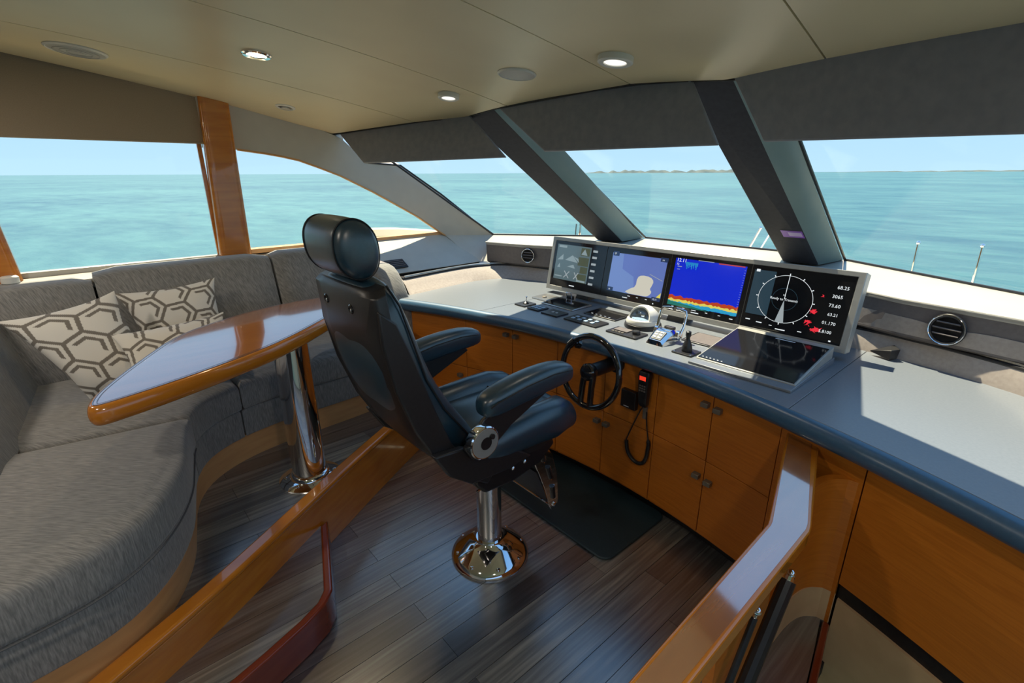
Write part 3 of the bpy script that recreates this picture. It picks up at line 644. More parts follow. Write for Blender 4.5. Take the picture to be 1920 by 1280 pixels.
g = G(); g.box((XW - 0.05, -0.9, 2.02), (0.03, 3.3, 0.30)); g.hexa([V((-3.46, 0.7, 1.95)), V((-3.44, 0.7, 1.95)), V((-3.44, 1.50, 1.80)), V((-3.46, 1.50, 1.80)), V((-3.46, 0.7, 2.2)), V((-3.44, 0.7, 2.2)), V((-3.44, 1.50, 2.0)), V((-3.46, 1.50, 2.0))]); struct('wall_port', g, 'wall')
# panes
g = G(); g.prism_x([(-0.9, 1.12), (0.70, 1.13), (0.70, 2.0), (-0.9, 2.0)], XW - 0.036, XW - 0.03); w4 = struct('window_4', g, 'glass')
g = G(); g.box((XW - 0.005, -0.1, 1.128), (0.05, 1.7, 0.036)); make('window_ledge', g, 'sill', w4, bevel=0.004)
g = G(); g.box((XW - 0.012, 0.64, 1.45), (0.02, 0.022, 0.66)); make('window_frame', g, 'gloss_wood', w4, bevel=0.002)
g = G(); g.prism_x([(0.70, 1.13), (2.40, 1.12), (2.0, 1.36), (1.66, 1.53), (1.44, 1.64), (1.17, 1.74), (0.99, 1.77), (0.70, 1.79)], XW - 0.036, XW - 0.03); w5 = struct('window_5', g, 'glass')
g = G(); g.box((XW + 0.0, 1.14, 1.150), (0.07, 0.72, 0.028)); g.box((XW - 0.01, 1.9, 1.150), (0.05, 0.8, 0.024)); make('window_frame', g, 'kick_wood', w5, bevel=0.003)
def pillar(name, label, yb0, yb1, yt0, yt1, zt):
    sec = rrect(-0.5, -0.5, 0.5, 0.5, 0.22, 5); g = G(); R = []
    for k in range(8):
        s_ = k / 7; z = 1.11 + (zt - 1.11) * s_; y0 = yb0 + (yt0 - yb0) * s_; y1 = yb1 + (yt1 - yb1) * s_
        R.append([V((XW + 0.03 + 0.075 * a, (y0 + y1) / 2 + (y1 - y0) * b_, z)) for a, b_ in sec])
    g.rings(R); o = make(name, g, 'gloss_wood', loc=(XW, yb0, 1.11)); tag(o, label, 'pillar', 'varnished window pillars')
pillar('window_pillar', 'varnished orange wood pillar between the two port windows', 0.630, 0.800, 0.668, 0.815, 2.02)
pillar('window_pillar', 'varnished orange wood pillar at the left edge of the port window', -0.44, -0.228, -0.48, -0.30, 2.10)
g = G(); g.box((XW + 0.015, -0.15, 1.946), (0.012, 1.62, 0.345)); g.tube([(XW + 0.015, -0.96, 1.775), (XW + 0.015, 0.66, 1.768)], 0.007, 8)
tag(make('roller_blind', g, 'blind', loc=(XW, -0.15, 1.77)), 'tan fabric roller blind pulled partly down over the port window', 'blind')
g = G(); g.lathe([(0.03, 0), (0.034, 0.004), (0.034, 0.03), (0.026, 0.036), (0.01, 0.037)], (-3.30, -0.27, 1.115), seg=24); tag(make('sill_cap', g, 'white_plastic', loc=(-3.30, -0.27, 1.115)), 'small white round cap on the window sill at far left', 'cap')

# ------------------------------------------------------------------ console: countertop, cabinets
def yc(x): return 1.83 - 0.155 * (x + 1.35) ** 2
def yn(x): return 1.775 - 0.150 * (x + 1.35) ** 2
CT = 0.855
ctop = thing('countertop', 'continuous slate grey console top with padded navy front edge', 'countertop', (-1.35, 2.1, 0.83))
xs = [-2.80 + i * 0.1 for i in range(37)]
back = [(x, y + 0.03) for x, y in UB if x > -2.86][::-1]
def front(off, a, b_): return [(x, yn(x) + off) for x in [a + (b_ - a) * i / 14 for i in range(15)]]
ub = smooth2(UB, 2, False)
def back_between(a, b_): return [(x, interp(sorted(set((p[0], p[1]) for p in ub if p[1] > 2.3)), x) + 0.03) for x in [a + (b_ - a) * i / 10 for i in range(11)]]
leftpoly = front(0.0, -2.80, -2.1925) + back_between(-2.1925, -2.5)[0:11] + [(-2.62, 2.50), (-2.80, 2.42), (-2.90, 2.2), (-2.88, 1.94), (-2.83, 1.56)]
g = G(); g.prism(leftpoly, 0.81, CT); make('top_panel', g, 'counter', ctop, bevel=0.0015, seg=1)
g = G(); g.prism(front(0.0, -2.1905, -0.5225) + back_between(-0.5225, -2.1905), 0.81, CT); make('top_panel', g, 'counter', ctop, bevel=0.0015, seg=1)
g = G(); g.prism(front(0.0, -0.5205, 0.80) + back_between(0.80, -0.5205), 0.81, CT); make('top_panel', g, 'counter', ctop, bevel=0.0015, seg=1)
g = G(); R = []
for x in xs[:1] + [-2.80 + i * 0.09 for i in range(1, 41)]:
    y = yn(x) - 0.0015; dx = 0.0
    sl_ = -0.30 * (x + 1.35); nrm = V((sl_, -1, 0)).normalized() * 1.0   # outward (aft)
    ring = []
    for k in range(9):
        a = math.pi * (k / 8); ring.append(V((x, y, CT - 0.036)) + nrm * (0.034 * math.sin(a)) + V((0, 0, 0.0355 * math.cos(a))))
    ring += [V((x, y, CT - 0.0715)) - nrm * 0.06, V((x, y, CT - 0.002)) - nrm * 0.0]
    R.append(ring)
g.rings(R); make('padded_edge', g, 'nose', ctop, ang=60)
# cabinets
def arc_slab(x0, x1, z0, z1, front_off, t, n=5):
    xx = [x0 + (x1 - x0) * i / n for i in range(n + 1)]
    g = G(); g.prism([(x, yc(x) + front_off) for x in xx] + [(x, yc(x) + front_off + t) for x in xx[::-1]], z0, z1); return g
def knob(parent, x, z):
    g = G(); g.box((x, yc(x) - 0.013, z), (0.032, 0.027, 0.021)); make('knob', g, 'pewter', parent, bevel=0.0015, seg=1)
ZT, ZM, ZB = 0.782, 0.458, 0.105
def cabinet(x0, x1, label, cells):
    t = thing('console_cabinet', label, 'cabinet', ((x0 + x1) / 2, 2.0, 0), 'honey wood console cabinets')
    g = arc_slab(x0 + 0.002, x1 - 0.002, 0.085, 0.80, 0.020, 0.45); make('body', g, 'door_wood', t)
    g = arc_slab(x0, x1, 0.0, 0.084, 0.09, 0.02); make('toe_kick', g, 'black', t)
    for kind, a, b_, za, zb, kx, kz in cells:
        g = arc_slab(a + 0.0018, b_ - 0.0018, za + 0.0018, zb - 0.0018, 0.0, 0.0185); d = make(kind, g, 'door_wood', t, bevel=0.0012, seg=1)
        if kx is not None: knob(d, kx, kz)
cabinet(-2.80, -2.353, 'leftmost console cabinet, mostly hidden behind the helm chair', [('door', -2.80, -2.353, ZM, ZT, -2.395, 0.70), ('door', -2.80, -2.353, ZB, ZM, -2.395, 0.40)])
cabinet(-2.353, -1.712, 'two-bay console cabinet with paired knobs left of the steering wheel', [('door', -2.353, -2.022, ZM, ZT, -2.055, 0.728), ('door', -2.022, -1.712, ZM, ZT, -1.990, 0.728), ('door', -2.353, -2.022, ZB, ZM, -2.055, 0.40), ('door', -2.022, -1.712, ZB, ZM, -1.990, 0.40)])
cabinet(-1.712, -1.105, 'console cabinet that carries the steering wheel and handset', [('panel', -1.712, -1.405, ZM, ZT, None, None), ('panel', -1.405, -1.105, ZM, ZT, None, None), ('door', -1.712, -1.405, ZB, ZM, -1.432, 0.402), ('door', -1.405, -1.105, ZB, ZM, -1.374, 0.402)])
cabinet(-1.105, -0.548, 'four-door console cabinet right of the handset', [('door', -1.105, -0.829, ZM, ZT, -0.858, 0.712), ('door', -0.829, -0.548, ZM, ZT, -0.800, 0.708), ('door', -1.105, -0.829, ZB, ZM, -0.858, 0.380), ('door', -0.829, -0.548, ZB, ZM, -0.800, 0.374)])
# curved end panels at the stairwell
g = G(); g.prism([(-0.56, 1.745), (-0.25, 1.70), (0.8, 1.2), (0.8, 2.5), (-0.56, 2.5)], 0.0, 0.79); struct('trim_15', g, 'black')
g = G(); g.prism([(-3.38, 1.64), (-2.80, 1.64), (-2.80, 2.3), (-3.0, 2.6), (-3.38, 2.6)], 0.0, 0.79); g.box((-3.42, 2.0, 0.5), (0.05, 1.4, 0.9)); struct('trim_17', g, 'black')
stw = thing('stairwell_panelling', 'curved honey wood panelling below the right end of the console', 'panelling', (-0.3, 1.7, 0.3))
CURVE = [(-0.274, 1.652), (-0.31, 1.648), (-0.345, 1.615), (-0.362, 1.55), (-0.366, 1.45), (-0.362, 1.2), (-0.357, 0.92)]
cs = [CURVE[0]] + smooth2(CURVE[1:], 2, False)
g = G(); g.prism(cs + [(x - 0.02, y + 0.012) for x, y in cs[::-1]], 0.30, 0.60); 
g = G(); cs1 = [p for p in cs if p[1] > 1.35]; g.prism(cs1 + [(x - 0.022, y + 0.012) for x, y in cs1[::-1]], 0.275, 0.698); make('corner_panel', g, 'door_wood', stw)
g = arc_slab(-0.268, 0.80, 0.325, 0.80, -0.003, 0.02, 14); make('panel', g, 'door_wood', stw)
g = arc_slab(-0.546, -0.272, 0.085, 0.80, -0.003, 0.02, 4); make('panel', g, 'door_wood', stw)
g = arc_slab(-0.266, 0.80, 0.262, 0.325, 0.012, 0.02, 14); make('recessed_kick', g, 'black', stw)
g = arc_slab(-0.262, 0.80, -0.95, 0.262, 0.0, 0.03, 14); struct('wall_stairwell', g, 'cream')
g = G(); cs2 = cs; g.prism([(x + 0.004, y) for x, y in cs2] + [(x - 0.03, y + 0.012) for x, y in cs2[::-1]], -0.9, 0.275); struct('wall_stair_side', g, 'cream')
g = G(); g.prism([(-0.36, 0.3), (1.0, 0.3), (1.0, 1.9), (-0.36, 1.7)], -0.97, -0.93); struct('floor', g, 'cream')
tr = thing('stair_tread', 'dark plank stair tread with mahogany nosing at the bottom right', 'stair', (-0.3, 1.3, 0.14))
TP = [p for p in cs if p[1] > 0.9]
g = G(); g.prism([(p[0] + 0.004, p[1]) for p in TP] + [(-0.19, 0.92), (-0.215, 1.25), (-0.262, 1.50), (-0.292, 1.645)], 0.12, 0.15); make('tread', g, 'plank', tr)
NS = [(-0.285, 1.645), (-0.258, 1.50), (-0.211, 1.25), (-0.186, 0.92)]
g = G(); g.prism(NS + [(x + 0.022, y) for x, y in NS[::-1]], -0.05, 0.156); make('nosing', g, 'dark_wood', tr, bevel=0.005)

# hand rail on a half wall
hr = thing('stair_rail', 'wide varnished rail with bend running from console towards the viewer', 'rail', (-0.36, 1.2, 0))
CL = [(-0.533, 1.74, -0.438, 1.765), (-0.372, 1.205, -0.289, 1.262), (-0.368, 1.185, -0.284, 1.235), (-0.349, 0.56, -0.275, 0.64), (-0.335, 0.1, -0.255, 0.15)]
L_ = [(a, b_) for a, b_, c, d in CL]; R_ = [(c, d) for a, b_, c, d in CL]
g = G(); g.prism(L_ + R_[::-1], 0.700, 0.745); make('rail_cap', g, 'gloss_wood', hr, bevel=0.006, seg=3)
inL = [(x + 0.010, y) for x, y in L_]; inR = [(x - 0.010, y) for x, y in R_]; inL[0] = (-0.518, 1.715); inR[0] = (-0.452, 1.73)
g = G(); g.prism(inL + inR[::-1], 0.7452, 0.7462); make('inset_veneer', g, 'table_wood', hr)
g = G(); lw = [(-0.485, 1.70), (-0.35, 1.22), (-0.352, 0.93)]; g.prism([(x - 0.012, y) for x, y in lw] + [(x + 0.012, y) for x, y in lw[::-1]], 0.0, 0.70); make('half_wall', g, 'door_wood', hr)
for i, (a, b_) in enumerate((((-0.292, 1.185, 0.640), (-0.29, 0.66, -0.02)), ((-0.298, 1.006, 0.640), (-0.298, 0.60, 0.0)))):
    t = thing('gate_strut', ('thicker black strut with chrome ball end under the rail', 'thinner black strut under the rail, nearer the viewer')[i], 'strut', b_, 'black struts under the stair rail')
    g = G(); r = (0.019, 0.008)[i]; g.tube([V(a).lerp(V(b_), 0.022), b_], r, 10); make('rod', g, 'black', t)
    g = G(); g.tube([V(a).lerp(V(b_), 0.008), V(a).lerp(V(b_), 0.03)], r * 0.6, 10); make('ferrule', g, 'chrome', t); g = G(); g.blob(V(a), (0.011, 0.011, 0.011), 1, nu=14, nv=8); make('ball_joint', g, 'chrome', t)

# ------------------------------------------------------------------ displays
BLc, BRc, TLc = V((-2.285, 2.285, 0.882)), V((-0.545, 2.285, 0.890)), V((-2.285, 2.35, 1.212))
EX = (BRc - BLc); WID = EX.length; EX.normalize(); EV = (TLc - BLc); HEI = EV.length; EV.normalize(); EN = EX.cross(EV); EN = EN if EN.y < 0 else -EN
def sp(u, v, o=0.0): return BLc + EX * u + EV * v + EN * o
du = thing('display_housing', 'long pewter housing holding four dark displays on the console', 'display', (-1.41, 2.35, CT))
B0 = 0.027
g = G()
outer = [(0, 0), (WID, 0), (WID, HEI), (0, HEI)]; innr = [(B0, B0), (WID - B0, B0), (WID - B0, HEI - B0 * 0.8), (B0, HEI - B0 * 0.8)]
vs = [sp(u, v, 0) for u, v in outer] + [sp(u, v, 0) for u, v in innr] + [sp(u, v, -0.006) for u, v in innr] + [sp(u, v * 0.97 + 0.004, -0.062) for u, v in outer]
fs = [(i, (i + 1) % 4, 4 + (i + 1) % 4, 4 + i) for i in range(4)] + [(4 + i, 4 + (i + 1) % 4, 8 + (i + 1) % 4, 8 + i) for i in range(4)] + [(i, (i + 1) % 4, 12 + (i + 1) % 4, 12 + i) for i in range(4)] + [(12, 13, 14, 15), (8, 9, 10, 11)]
g.add(vs, fs); make('housing', g, 'bezel', du, bevel=0.003, ang=25)
for u in (0.30, 0.95, 1.50):
    g = G(); g.hexa([V((-2.285 + u - 0.05, 2.30, CT)), V((-2.285 + u + 0.05, 2.30, CT)), V((-2.285 + u + 0.05, 2.40, CT)), V((-2.285 + u - 0.05, 2.40, CT)), V((-2.285 + u - 0.04, 2.31, 0.90)), V((-2.285 + u + 0.04, 2.31, 0.90)), V((-2.285 + u + 0.04, 2.37, 0.92)), V((-2.285 + u - 0.04, 2.37, 0.92))]); make('foot', g, 'black', du)
SW = (WID - 2 * B0) / 4; SH = HEI - 1.8 * B0
class Scr:
    def __init__(s, i, lab):
        s.u0 = B0 + SW * i + 0.002; s.v0 = B0 + 0.001; s.w = SW - 0.004; s.h = SH - 0.002
        g = G(); g.hexa([sp(s.u0, s.v0, -0.006), sp(s.u0 + s.w, s.v0, -0.006), sp(s.u0 + s.w, s.v0 + s.h, -0.006), sp(s.u0, s.v0 + s.h, -0.006), sp(s.u0, s.v0, -0.002), sp(s.u0 + s.w, s.v0, -0.002), sp(s.u0 + s.w, s.v0 + s.h, -0.002), sp(s.u0, s.v0 + s.h, -0.002)])
        s.o = make('display_screen', g, 'screen_black', du, label=lab); s.k = 0
    def P(s, u, v, o=0.0): return sp(s.u0 + s.w * u, s.v0 + s.h * v, -0.0018 + o)
    def layer(s): s.k += 1; return 0.00025 * s.k
    def poly(s, name, polys, mat):
        l = s.layer(); g = G()
        for p in polys: g.add([s.P(u, v, l) for u, v in p], [list(range(len(p)))])
        return make(name, g, mat, s.o)
    def text(s, name, items, mat):
        l = s.layer()
        for tx, u, v, size in items:
            g = G(); text_geo(g, tx, size, lambda x, y, u=u, v=v: s.P(u + x / s.w, v + y / s.h, l)); make(name, g, mat, s.o)
def rc(u0, v0, u1, v1): return [(u0, v0), (u1, v0), (u1, v1), (u0, v1)]
def lineq(u0, v0, u1, v1, w, asp=1.35):
    d = V(((u1 - u0) * asp, v1 - v0)); n = V((-d.y, d.x)).normalized() * w / 2
    return [(u0 - n.x / asp, v0 - n.y), (u1 - n.x / asp, v1 - n.y), (u1 + n.x / asp, v1 + n.y), (u0 + n.x / asp, v0 + n.y)]
# screen 1: camera mosaic
s = Scr(0, 'display showing a mosaic of grey camera pictures')
s.poly('camera_mosaic', [rc(0.05, 0.16, 0.72, 0.93)], 'e_cam')
s.poly('camera_tile', [rc(0.52, 0.16, 0.70, 0.34), rc(0.50, 0.52, 0.70, 0.70), rc(0.53, 0.74, 0.70, 0.90), rc(0.56, 0.36, 0.70, 0.50)], 'e_cam3')
s.poly('camera_shape', [[(0.08, 0.58), (0.20, 0.60), (0.19, 0.72)], [(0.24, 0.60), (0.50, 0.57), (0.38, 0.72)], [(0.40, 0.70), (0.52, 0.58), (0.50, 0.66)], rc(0.08, 0.86, 0.24, 0.91), [(0.54, 0.76), (0.66, 0.75), (0.60, 0.88)], rc(0.52, 0.17, 0.69, 0.21), rc(0.07, 0.22, 0.22, 0.245), [(0.30, 0.46), (0.46, 0.44), (0.42, 0.52)], [(0.10, 0.42), (0.16, 0.42), (0.14, 0.52)]], 'e_cam2')
for ca_, cb_ in ((0.26, 0.36), (0.46, 0.54)):
    s.poly('cross_mark', [lineq(ca_, 0.21, cb_, 0.36, 0.02), lineq(cb_, 0.21, ca_, 0.36, 0.02)], 'e_dim')
s.poly('side_label', [rc(0.755, v, 0.84, v + 0.045) for v in (0.84, 0.71, 0.57, 0.43, 0.29, 0.15)], 'e_dim')
s.poly('brand_bar', [rc(0.40, 0.05, 0.50, 0.07)], 'e_white')
# screen 2: chart
s = Scr(1, 'display showing a pale blue sea chart')
s.poly('chart_water', [rc(0.10, 0.14, 0.96, 0.90)], 'e_chart')
s.poly('chart_shallow', [[(0.10, 0.14), (0.55, 0.14), (0.50, 0.48), (0.30, 0.60), (0.28, 0.90), (0.10, 0.90)]], 'e_chart2')
s.poly('chart_land', [smooth2([(0.38, 0.145), (0.48, 0.25), (0.56, 0.30), (0.56, 0.48), (0.62, 0.54), (0.76, 0.53), (0.82, 0.46), (0.80, 0.36), (0.78, 0.30), (0.82, 0.25), (0.78, 0.17), (0.72, 0.145)], 1)], 'e_land')
s.poly('chart_track', [lineq(0.74, 0.58, 0.94, 0.49, 0.010)], 'e_dim')
s.poly('chart_yellow', [[(0.88, 0.15), (0.955, 0.15), (0.955, 0.27)]], 'e_yellow')
s.poly('info_box', [rc(0.11, 0.84, 0.21, 0.93), rc(0.86, 0.84, 0.97, 0.92), rc(0.10, 0.13, 0.20, 0.21), rc(0.83, 0.10, 0.96, 0.17)], 'e_navy')
s.text('info_text', [('57', 0.13, 0.865, 0.014), ('3.6', 0.885, 0.86, 0.011), ('30', 0.125, 0.15, 0.012), ('12.11', 0.845, 0.115, 0.013)], 'e_white')
s.poly('button_mark', [rc(0.38, 0.045, 0.46, 0.06), rc(0.46, 0.09, 0.50, 0.10), rc(0.60, 0.09, 0.63, 0.10), rc(0.74, 0.09, 0.77, 0.10), rc(0.86, 0.035, 0.875, 0.055)], 'e_white')
# screen 3: sonar
s = Scr(2, 'display showing a bright blue depth sounder picture')
s.poly('sonar_water', [rc(0.06, 0.12, 0.95, 0.95)], 'e_blue')
def band(v_lo, v_hi, seed, amp=0.018):
    random.seed(seed); n = 40; a = [(0.06 + 0.89 * i / n, v_lo + random.uniform(-amp, amp) * 0.6) for i in range(n + 1)]; b_ = [(0.06 + 0.89 * i / n, v_hi + random.uniform(-amp, amp)) for i in range(n, -1, -1)]
    return [[a[i], a[i + 1], b_[n - i - 1], b_[n - i]] for i in range(n)]
s.poly('sonar_band', band(0.19, 0.275, 1), 'e_red'); s.poly('sonar_band', band(0.165, 0.215, 2), 'e_yellow'); s.poly('sonar_band', band(0.12, 0.175, 3, 0.012), 'e_cyan')
s.poly('sonar_band', [[(0.06, 0.10), (0.62, 0.10), (0.40, 0.14), (0.06, 0.175)]], 'e_green')
s.poly('sonar_echo', [rc(0.20 + 0.012 * i, 0.86 - 0.02 * ((i * 7) % 5), 0.208 + 0.012 * i, 0.90) for i in range(14)], 'e_cyan')
s.poly('scale_tick', [rc(0.93, 0.20 + 0.04 * i, 0.945, 0.205 + 0.04 * i) for i in range(18)] + [rc(0.10, 0.80, 0.16, 0.812), rc(0.10, 0.75, 0.14, 0.762), rc(0.36, 0.945, 0.56, 0.955)], 'e_dim')
s.poly('alarm_strip', [rc(0.62, 0.93, 0.93, 0.948)], 'e_red')
s.text('sonar_text', [('12.11', 0.075, 0.89, 0.026), ('72', 0.085, 0.83, 0.014)], 'e_white')
s.poly('button_mark', [rc(0.40, 0.03, 0.50, 0.045), rc(0.13, 0.075, 0.16, 0.085), rc(0.28, 0.075, 0.31, 0.085), rc(0.40, 0.07, 0.46, 0.082), rc(0.58, 0.07, 0.61, 0.08), rc(0.74, 0.07, 0.77, 0.08), rc(0.88, 0.055, 0.92, 0.068)], 'e_white')
# screen 4: radar
s = Scr(3, 'display showing a dark radar circle with red echoes')
s.poly('radar_side', [rc(0.03, 0.22, 0.26, 0.93)], 'e_slate')
cx, cy, rr_ = 0.40, 0.53, 0.37
s.poly('radar_ring', [[(cx + rr_ * 0.74 * f1 * math.cos(a), cy + rr_ * f1 * math.sin(a)) for a, f1 in ((2 * math.pi * k / 60, 1.0), (2 * math.pi * (k + 1) / 60, 1.0), (2 * math.pi * (k + 1) / 60, 0.985), (2 * math.pi * k / 60, 0.985))] for k in range(60)], 'e_white')
s.poly('radar_inner_ring', [[(cx + rr_ * 0.74 * f1 * math.cos(a), cy + rr_ * f1 * math.sin(a)) for a, f1 in ((2 * math.pi * k / 40, 0.47), (2 * math.pi * (k + 1) / 40, 0.47), (2 * math.pi * (k + 1) / 40, 0.455), (2 * math.pi * k / 40, 0.455))] for k in range(40)], 'e_slate')
s.poly('radar_tick', [lineq(cx + rr_ * 0.74 * math.cos(a), cy + rr_ * math.sin(a), cx + rr_ * 0.80 * math.cos(a), cy + rr_ * 1.08 * math.sin(a), 0.012) for a in [2 * math.pi * k / 12 for k in range(12)]], 'e_white')
s.poly('heading_line', [lineq(cx, cy, cx, cy + rr_, 0.008)], 'e_white')
s.poly('beam_wedge', [[(cx, cy - 0.01), (cx - 0.045, cy - rr_ * 0.99), (cx + 0.045, cy - rr_ * 0.99)]], 'e_dim')
s.text('radar_text', [('Ready to Transmit', cx - 0.145, cy - 0.02, 0.0155), ('N', cx - 0.02, cy + 0.05, 0.012)], 'e_white')
random.seed(5)
def splat(u, v, n, r): return [[(u + random.uniform(-r, r) * 0.8, v + random.uniform(-r, r) * 0.4), (u + random.uniform(-r, r), v + random.uniform(-r, r)), (u + random.uniform(-r, r) * 0.3, v + random.uniform(-r, r))] for _ in range(n)]
s.poly('radar_echo', splat(0.70, 0.42, 9, 0.045) + splat(0.68, 0.24, 8, 0.05) + splat(0.76, 0.155, 16, 0.06) + splat(0.76, 0.68, 3, 0.035), 'e_radar_red')
s.text('readout_text', [('68.25', 0.855, 0.80, 0.020), ('3065', 0.83, 0.665, 0.020), ('73.60', 0.82, 0.53, 0.020), ('63.21', 0.83, 0.40, 0.018), ('01.170', 0.80, 0.27, 0.019), ('5.8100', 0.79, 0.14, 0.018)], 'e_white')
s.poly('button_mark', [rc(0.05, 0.90, 0.09, 0.94), rc(0.05, 0.12, 0.10, 0.135), rc(0.17, 0.10, 0.23, 0.115), rc(0.38, 0.05, 0.48, 0.065), rc(0.31, 0.09, 0.34, 0.10), rc(0.60, 0.08, 0.64, 0.09), rc(0.90, 0.03, 0.92, 0.05)], 'e_white')

# ------------------------------------------------------------------ small instruments on the console
def plate(name, label, cat, x0, y0, x1, y1, h=0.008, mat='black', r=0.006, group=None):
    t = thing(name, label, cat, ((x0 + x1) / 2, (y0 + y1) / 2, CT), group)
    g = G(); g.prism(rrect(x0, y0, x1, y1, r), CT, CT + h); make('plate', g, mat, t, bevel=0.0015, seg=1)
    return t, CT + h
t, z = plate('joystick_panel', 'small black joystick plate at the far left of the helm controls', 'joystick', -2.165, 1.90, -2.075, 2.00)
g = G(); g.lathe([(0.018, 0), (0.018, 0.004), (0.008, 0.010), (0.004, 0.012)], (-2.12, 1.955, z), seg=20); make('boot', g, 'black', t)
g = G(); g.tube([(-2.12, 1.955, z + 0.01), (-2.118, 1.957, z + 0.035)], 0.003, 8); g.blob((-2.118, 1.957, z + 0.038), (0.006, 0.006, 0.006), 1, nu=12, nv=8); make('stick', g, 'chrome', t)
t, z = plate('tab_switch_panel', 'small square switch plate with pale toggles beside the left joystick', 'switch panel', -2.05, 1.895, -1.955, 1.985)
for i in range(3):
    for j in range(2):
        g = G(); g.prism(rrect(-2.035 + i * 0.026, 1.912 + j * 0.032, -2.017 + i * 0.026, 1.936 + j * 0.032, 0.003, 2), z, z + 0.004); make('switch', g, 'switch_blue', t, bevel=0.001, seg=1)
t, z = plate('anchor_switch_panel', 'narrow black plate with two small white marks left of the switch row', 'switch panel', -1.925, 1.885, -1.80, 1.985)
g = G(); g.add([(-1.885, 1.93, z + 0.0006), (-1.868, 1.93, z + 0.0006), (-1.876, 1.95, z + 0.0006)], [(0, 1, 2)]); g.add([(-1.855, 1.93, z + 0.0006), (-1.838, 1.93, z + 0.0006), (-1.846, 1.95, z + 0.0006)], [(0, 1, 2)]); make('arrow_mark', g, 'white_mark', t)
t, z = plate('switch_row_panel', 'long black plate with eight pale toggle switches', 'switch panel', -1.755, 1.89, -1.53, 2.00)
for i in range(4):
    for j in range(2):
        g = G(); x = -1.725 + i * 0.044; y = 1.915 + j * 0.036; g.prism(rrect(x, y, x + 0.020, y + 0.022, 0.003, 2), z, z + 0.005); make('switch', g, 'switch_blue', t, bevel=0.001, seg=1)
t, z = plate('autopilot_panel', 'black plate with round knob and small display above the wheel', 'control', -1.465, 1.885, -1.285, 1.99)
g = G(); g.prism(rrect(-1.445, 1.925, -1.365, 1.975, 0.005), z, z + 0.004); make('display', g, 'fascia', t)
for i in range(4):
    g = G(); g.prism(rrect(-1.44 + i * 0.019, 1.90, -1.427 + i * 0.019, 1.912, 0.002, 2), z, z + 0.003); make('button', g, 'pewter', t)
g = G(); g.lathe([(0.019, 0), (0.019, 0.012), (0.016, 0.016), (0.002, 0.017)], (-1.325, 1.945, z), seg=24); make('knob', g, 'black', t)
# chrome hinge card and lidded screen
t, z = plate('chrome_switch_card', 'bright metal plate with small lever behind the left joystick', 'control', -2.215, 2.09, -2.085, 2.215, 0.010, 'steel')
g = G(); g.lathe([(0.016, 0), (0.014, 0.006), (0.005, 0.008)], (-2.15, 2.14, z), seg=18); make('dial', g, 'pewter', t)
def flat_screen(name, label, x0, y0, x1, y1, rise, mat='black', face='screen_black', cat='display', dz=0.0):
    t = thing(name, label, cat, ((x0 + x1) / 2, (y0 + y1) / 2, CT))
    def q(x, y, o): return V((x, y, CT + 0.006 + dz + rise * (y - y0) / (y1 - y0) + o))
    g = G(); g.hexa([V((x0, y0, CT)), V((x1, y0, CT)), V((x1, y1, CT)), V((x0, y1, CT)), q(x0, y0, 0), q(x1, y0, 0), q(x1, y1, 0), q(x0, y1, 0)]); make('body', g, mat, t, bevel=0.003)
    e = 0.010; g = G(); g.hexa([q(x0 + e, y0 + e, -0.001), q(x1 - e, y0 + e, -0.001), q(x1 - e, y1 - e, -0.001), q(x0 + e, y1 - e, -0.001), q(x0 + e, y0 + e, 0.0012), q(x1 - e, y0 + e, 0.0012), q(x1 - e, y1 - e, 0.0012), q(x0 + e, y1 - e, 0.0012)]); sc = make('glass', g, face, t)
    return t, q, sc
t, q, sc = flat_screen('inset_display', 'inset display with polished metal rim at the left end of the console', -2.085, 2.045, -1.83, 2.215, 0.006, 'steel')
t, q, sc = flat_screen('inset_display', 'flat dark inset display left of the compass', -1.76, 2.06, -1.54, 2.21, 0.002)
g = G()
for i in range(5): g.add([q(-1.72 + i * 0.03, 2.078, 0.0018), q(-1.708 + i * 0.03, 2.078, 0.0018), q(-1.708 + i * 0.03, 2.084, 0.0018), q(-1.72 + i * 0.03, 2.084, 0.0018)], [(0, 1, 2, 3)])
make('button_mark', g, 'e_white', sc)
t, q, sc = flat_screen('inset_display', 'flat grey inset display behind the joystick right of the throttle', -1.145, 2.045, -0.975, 2.20, 0.002, 'black', 'fascia')
# latches under the displays
for x, lab in ((-2.03, 'small chrome latch below the left end of the displays'), (-0.80, 'small chrome latch behind the large tilted panel')):
    t = thing('chrome_latch', lab, 'latch', (x, 2.245, CT))
    g = G(); g.box((x, 2.245, CT + 0.012), (0.05, 0.02, 0.022)); make('block', g, 'black', t, bevel=0.003)
    g = G(); g.tube([(x - 0.02, 2.235, CT + 0.01), (x - 0.02, 2.23, CT + 0.045), (x + 0.02, 2.23, CT + 0.045), (x + 0.02, 2.235, CT + 0.01)], 0.004, 8); make('bail', g, 'chrome', t)
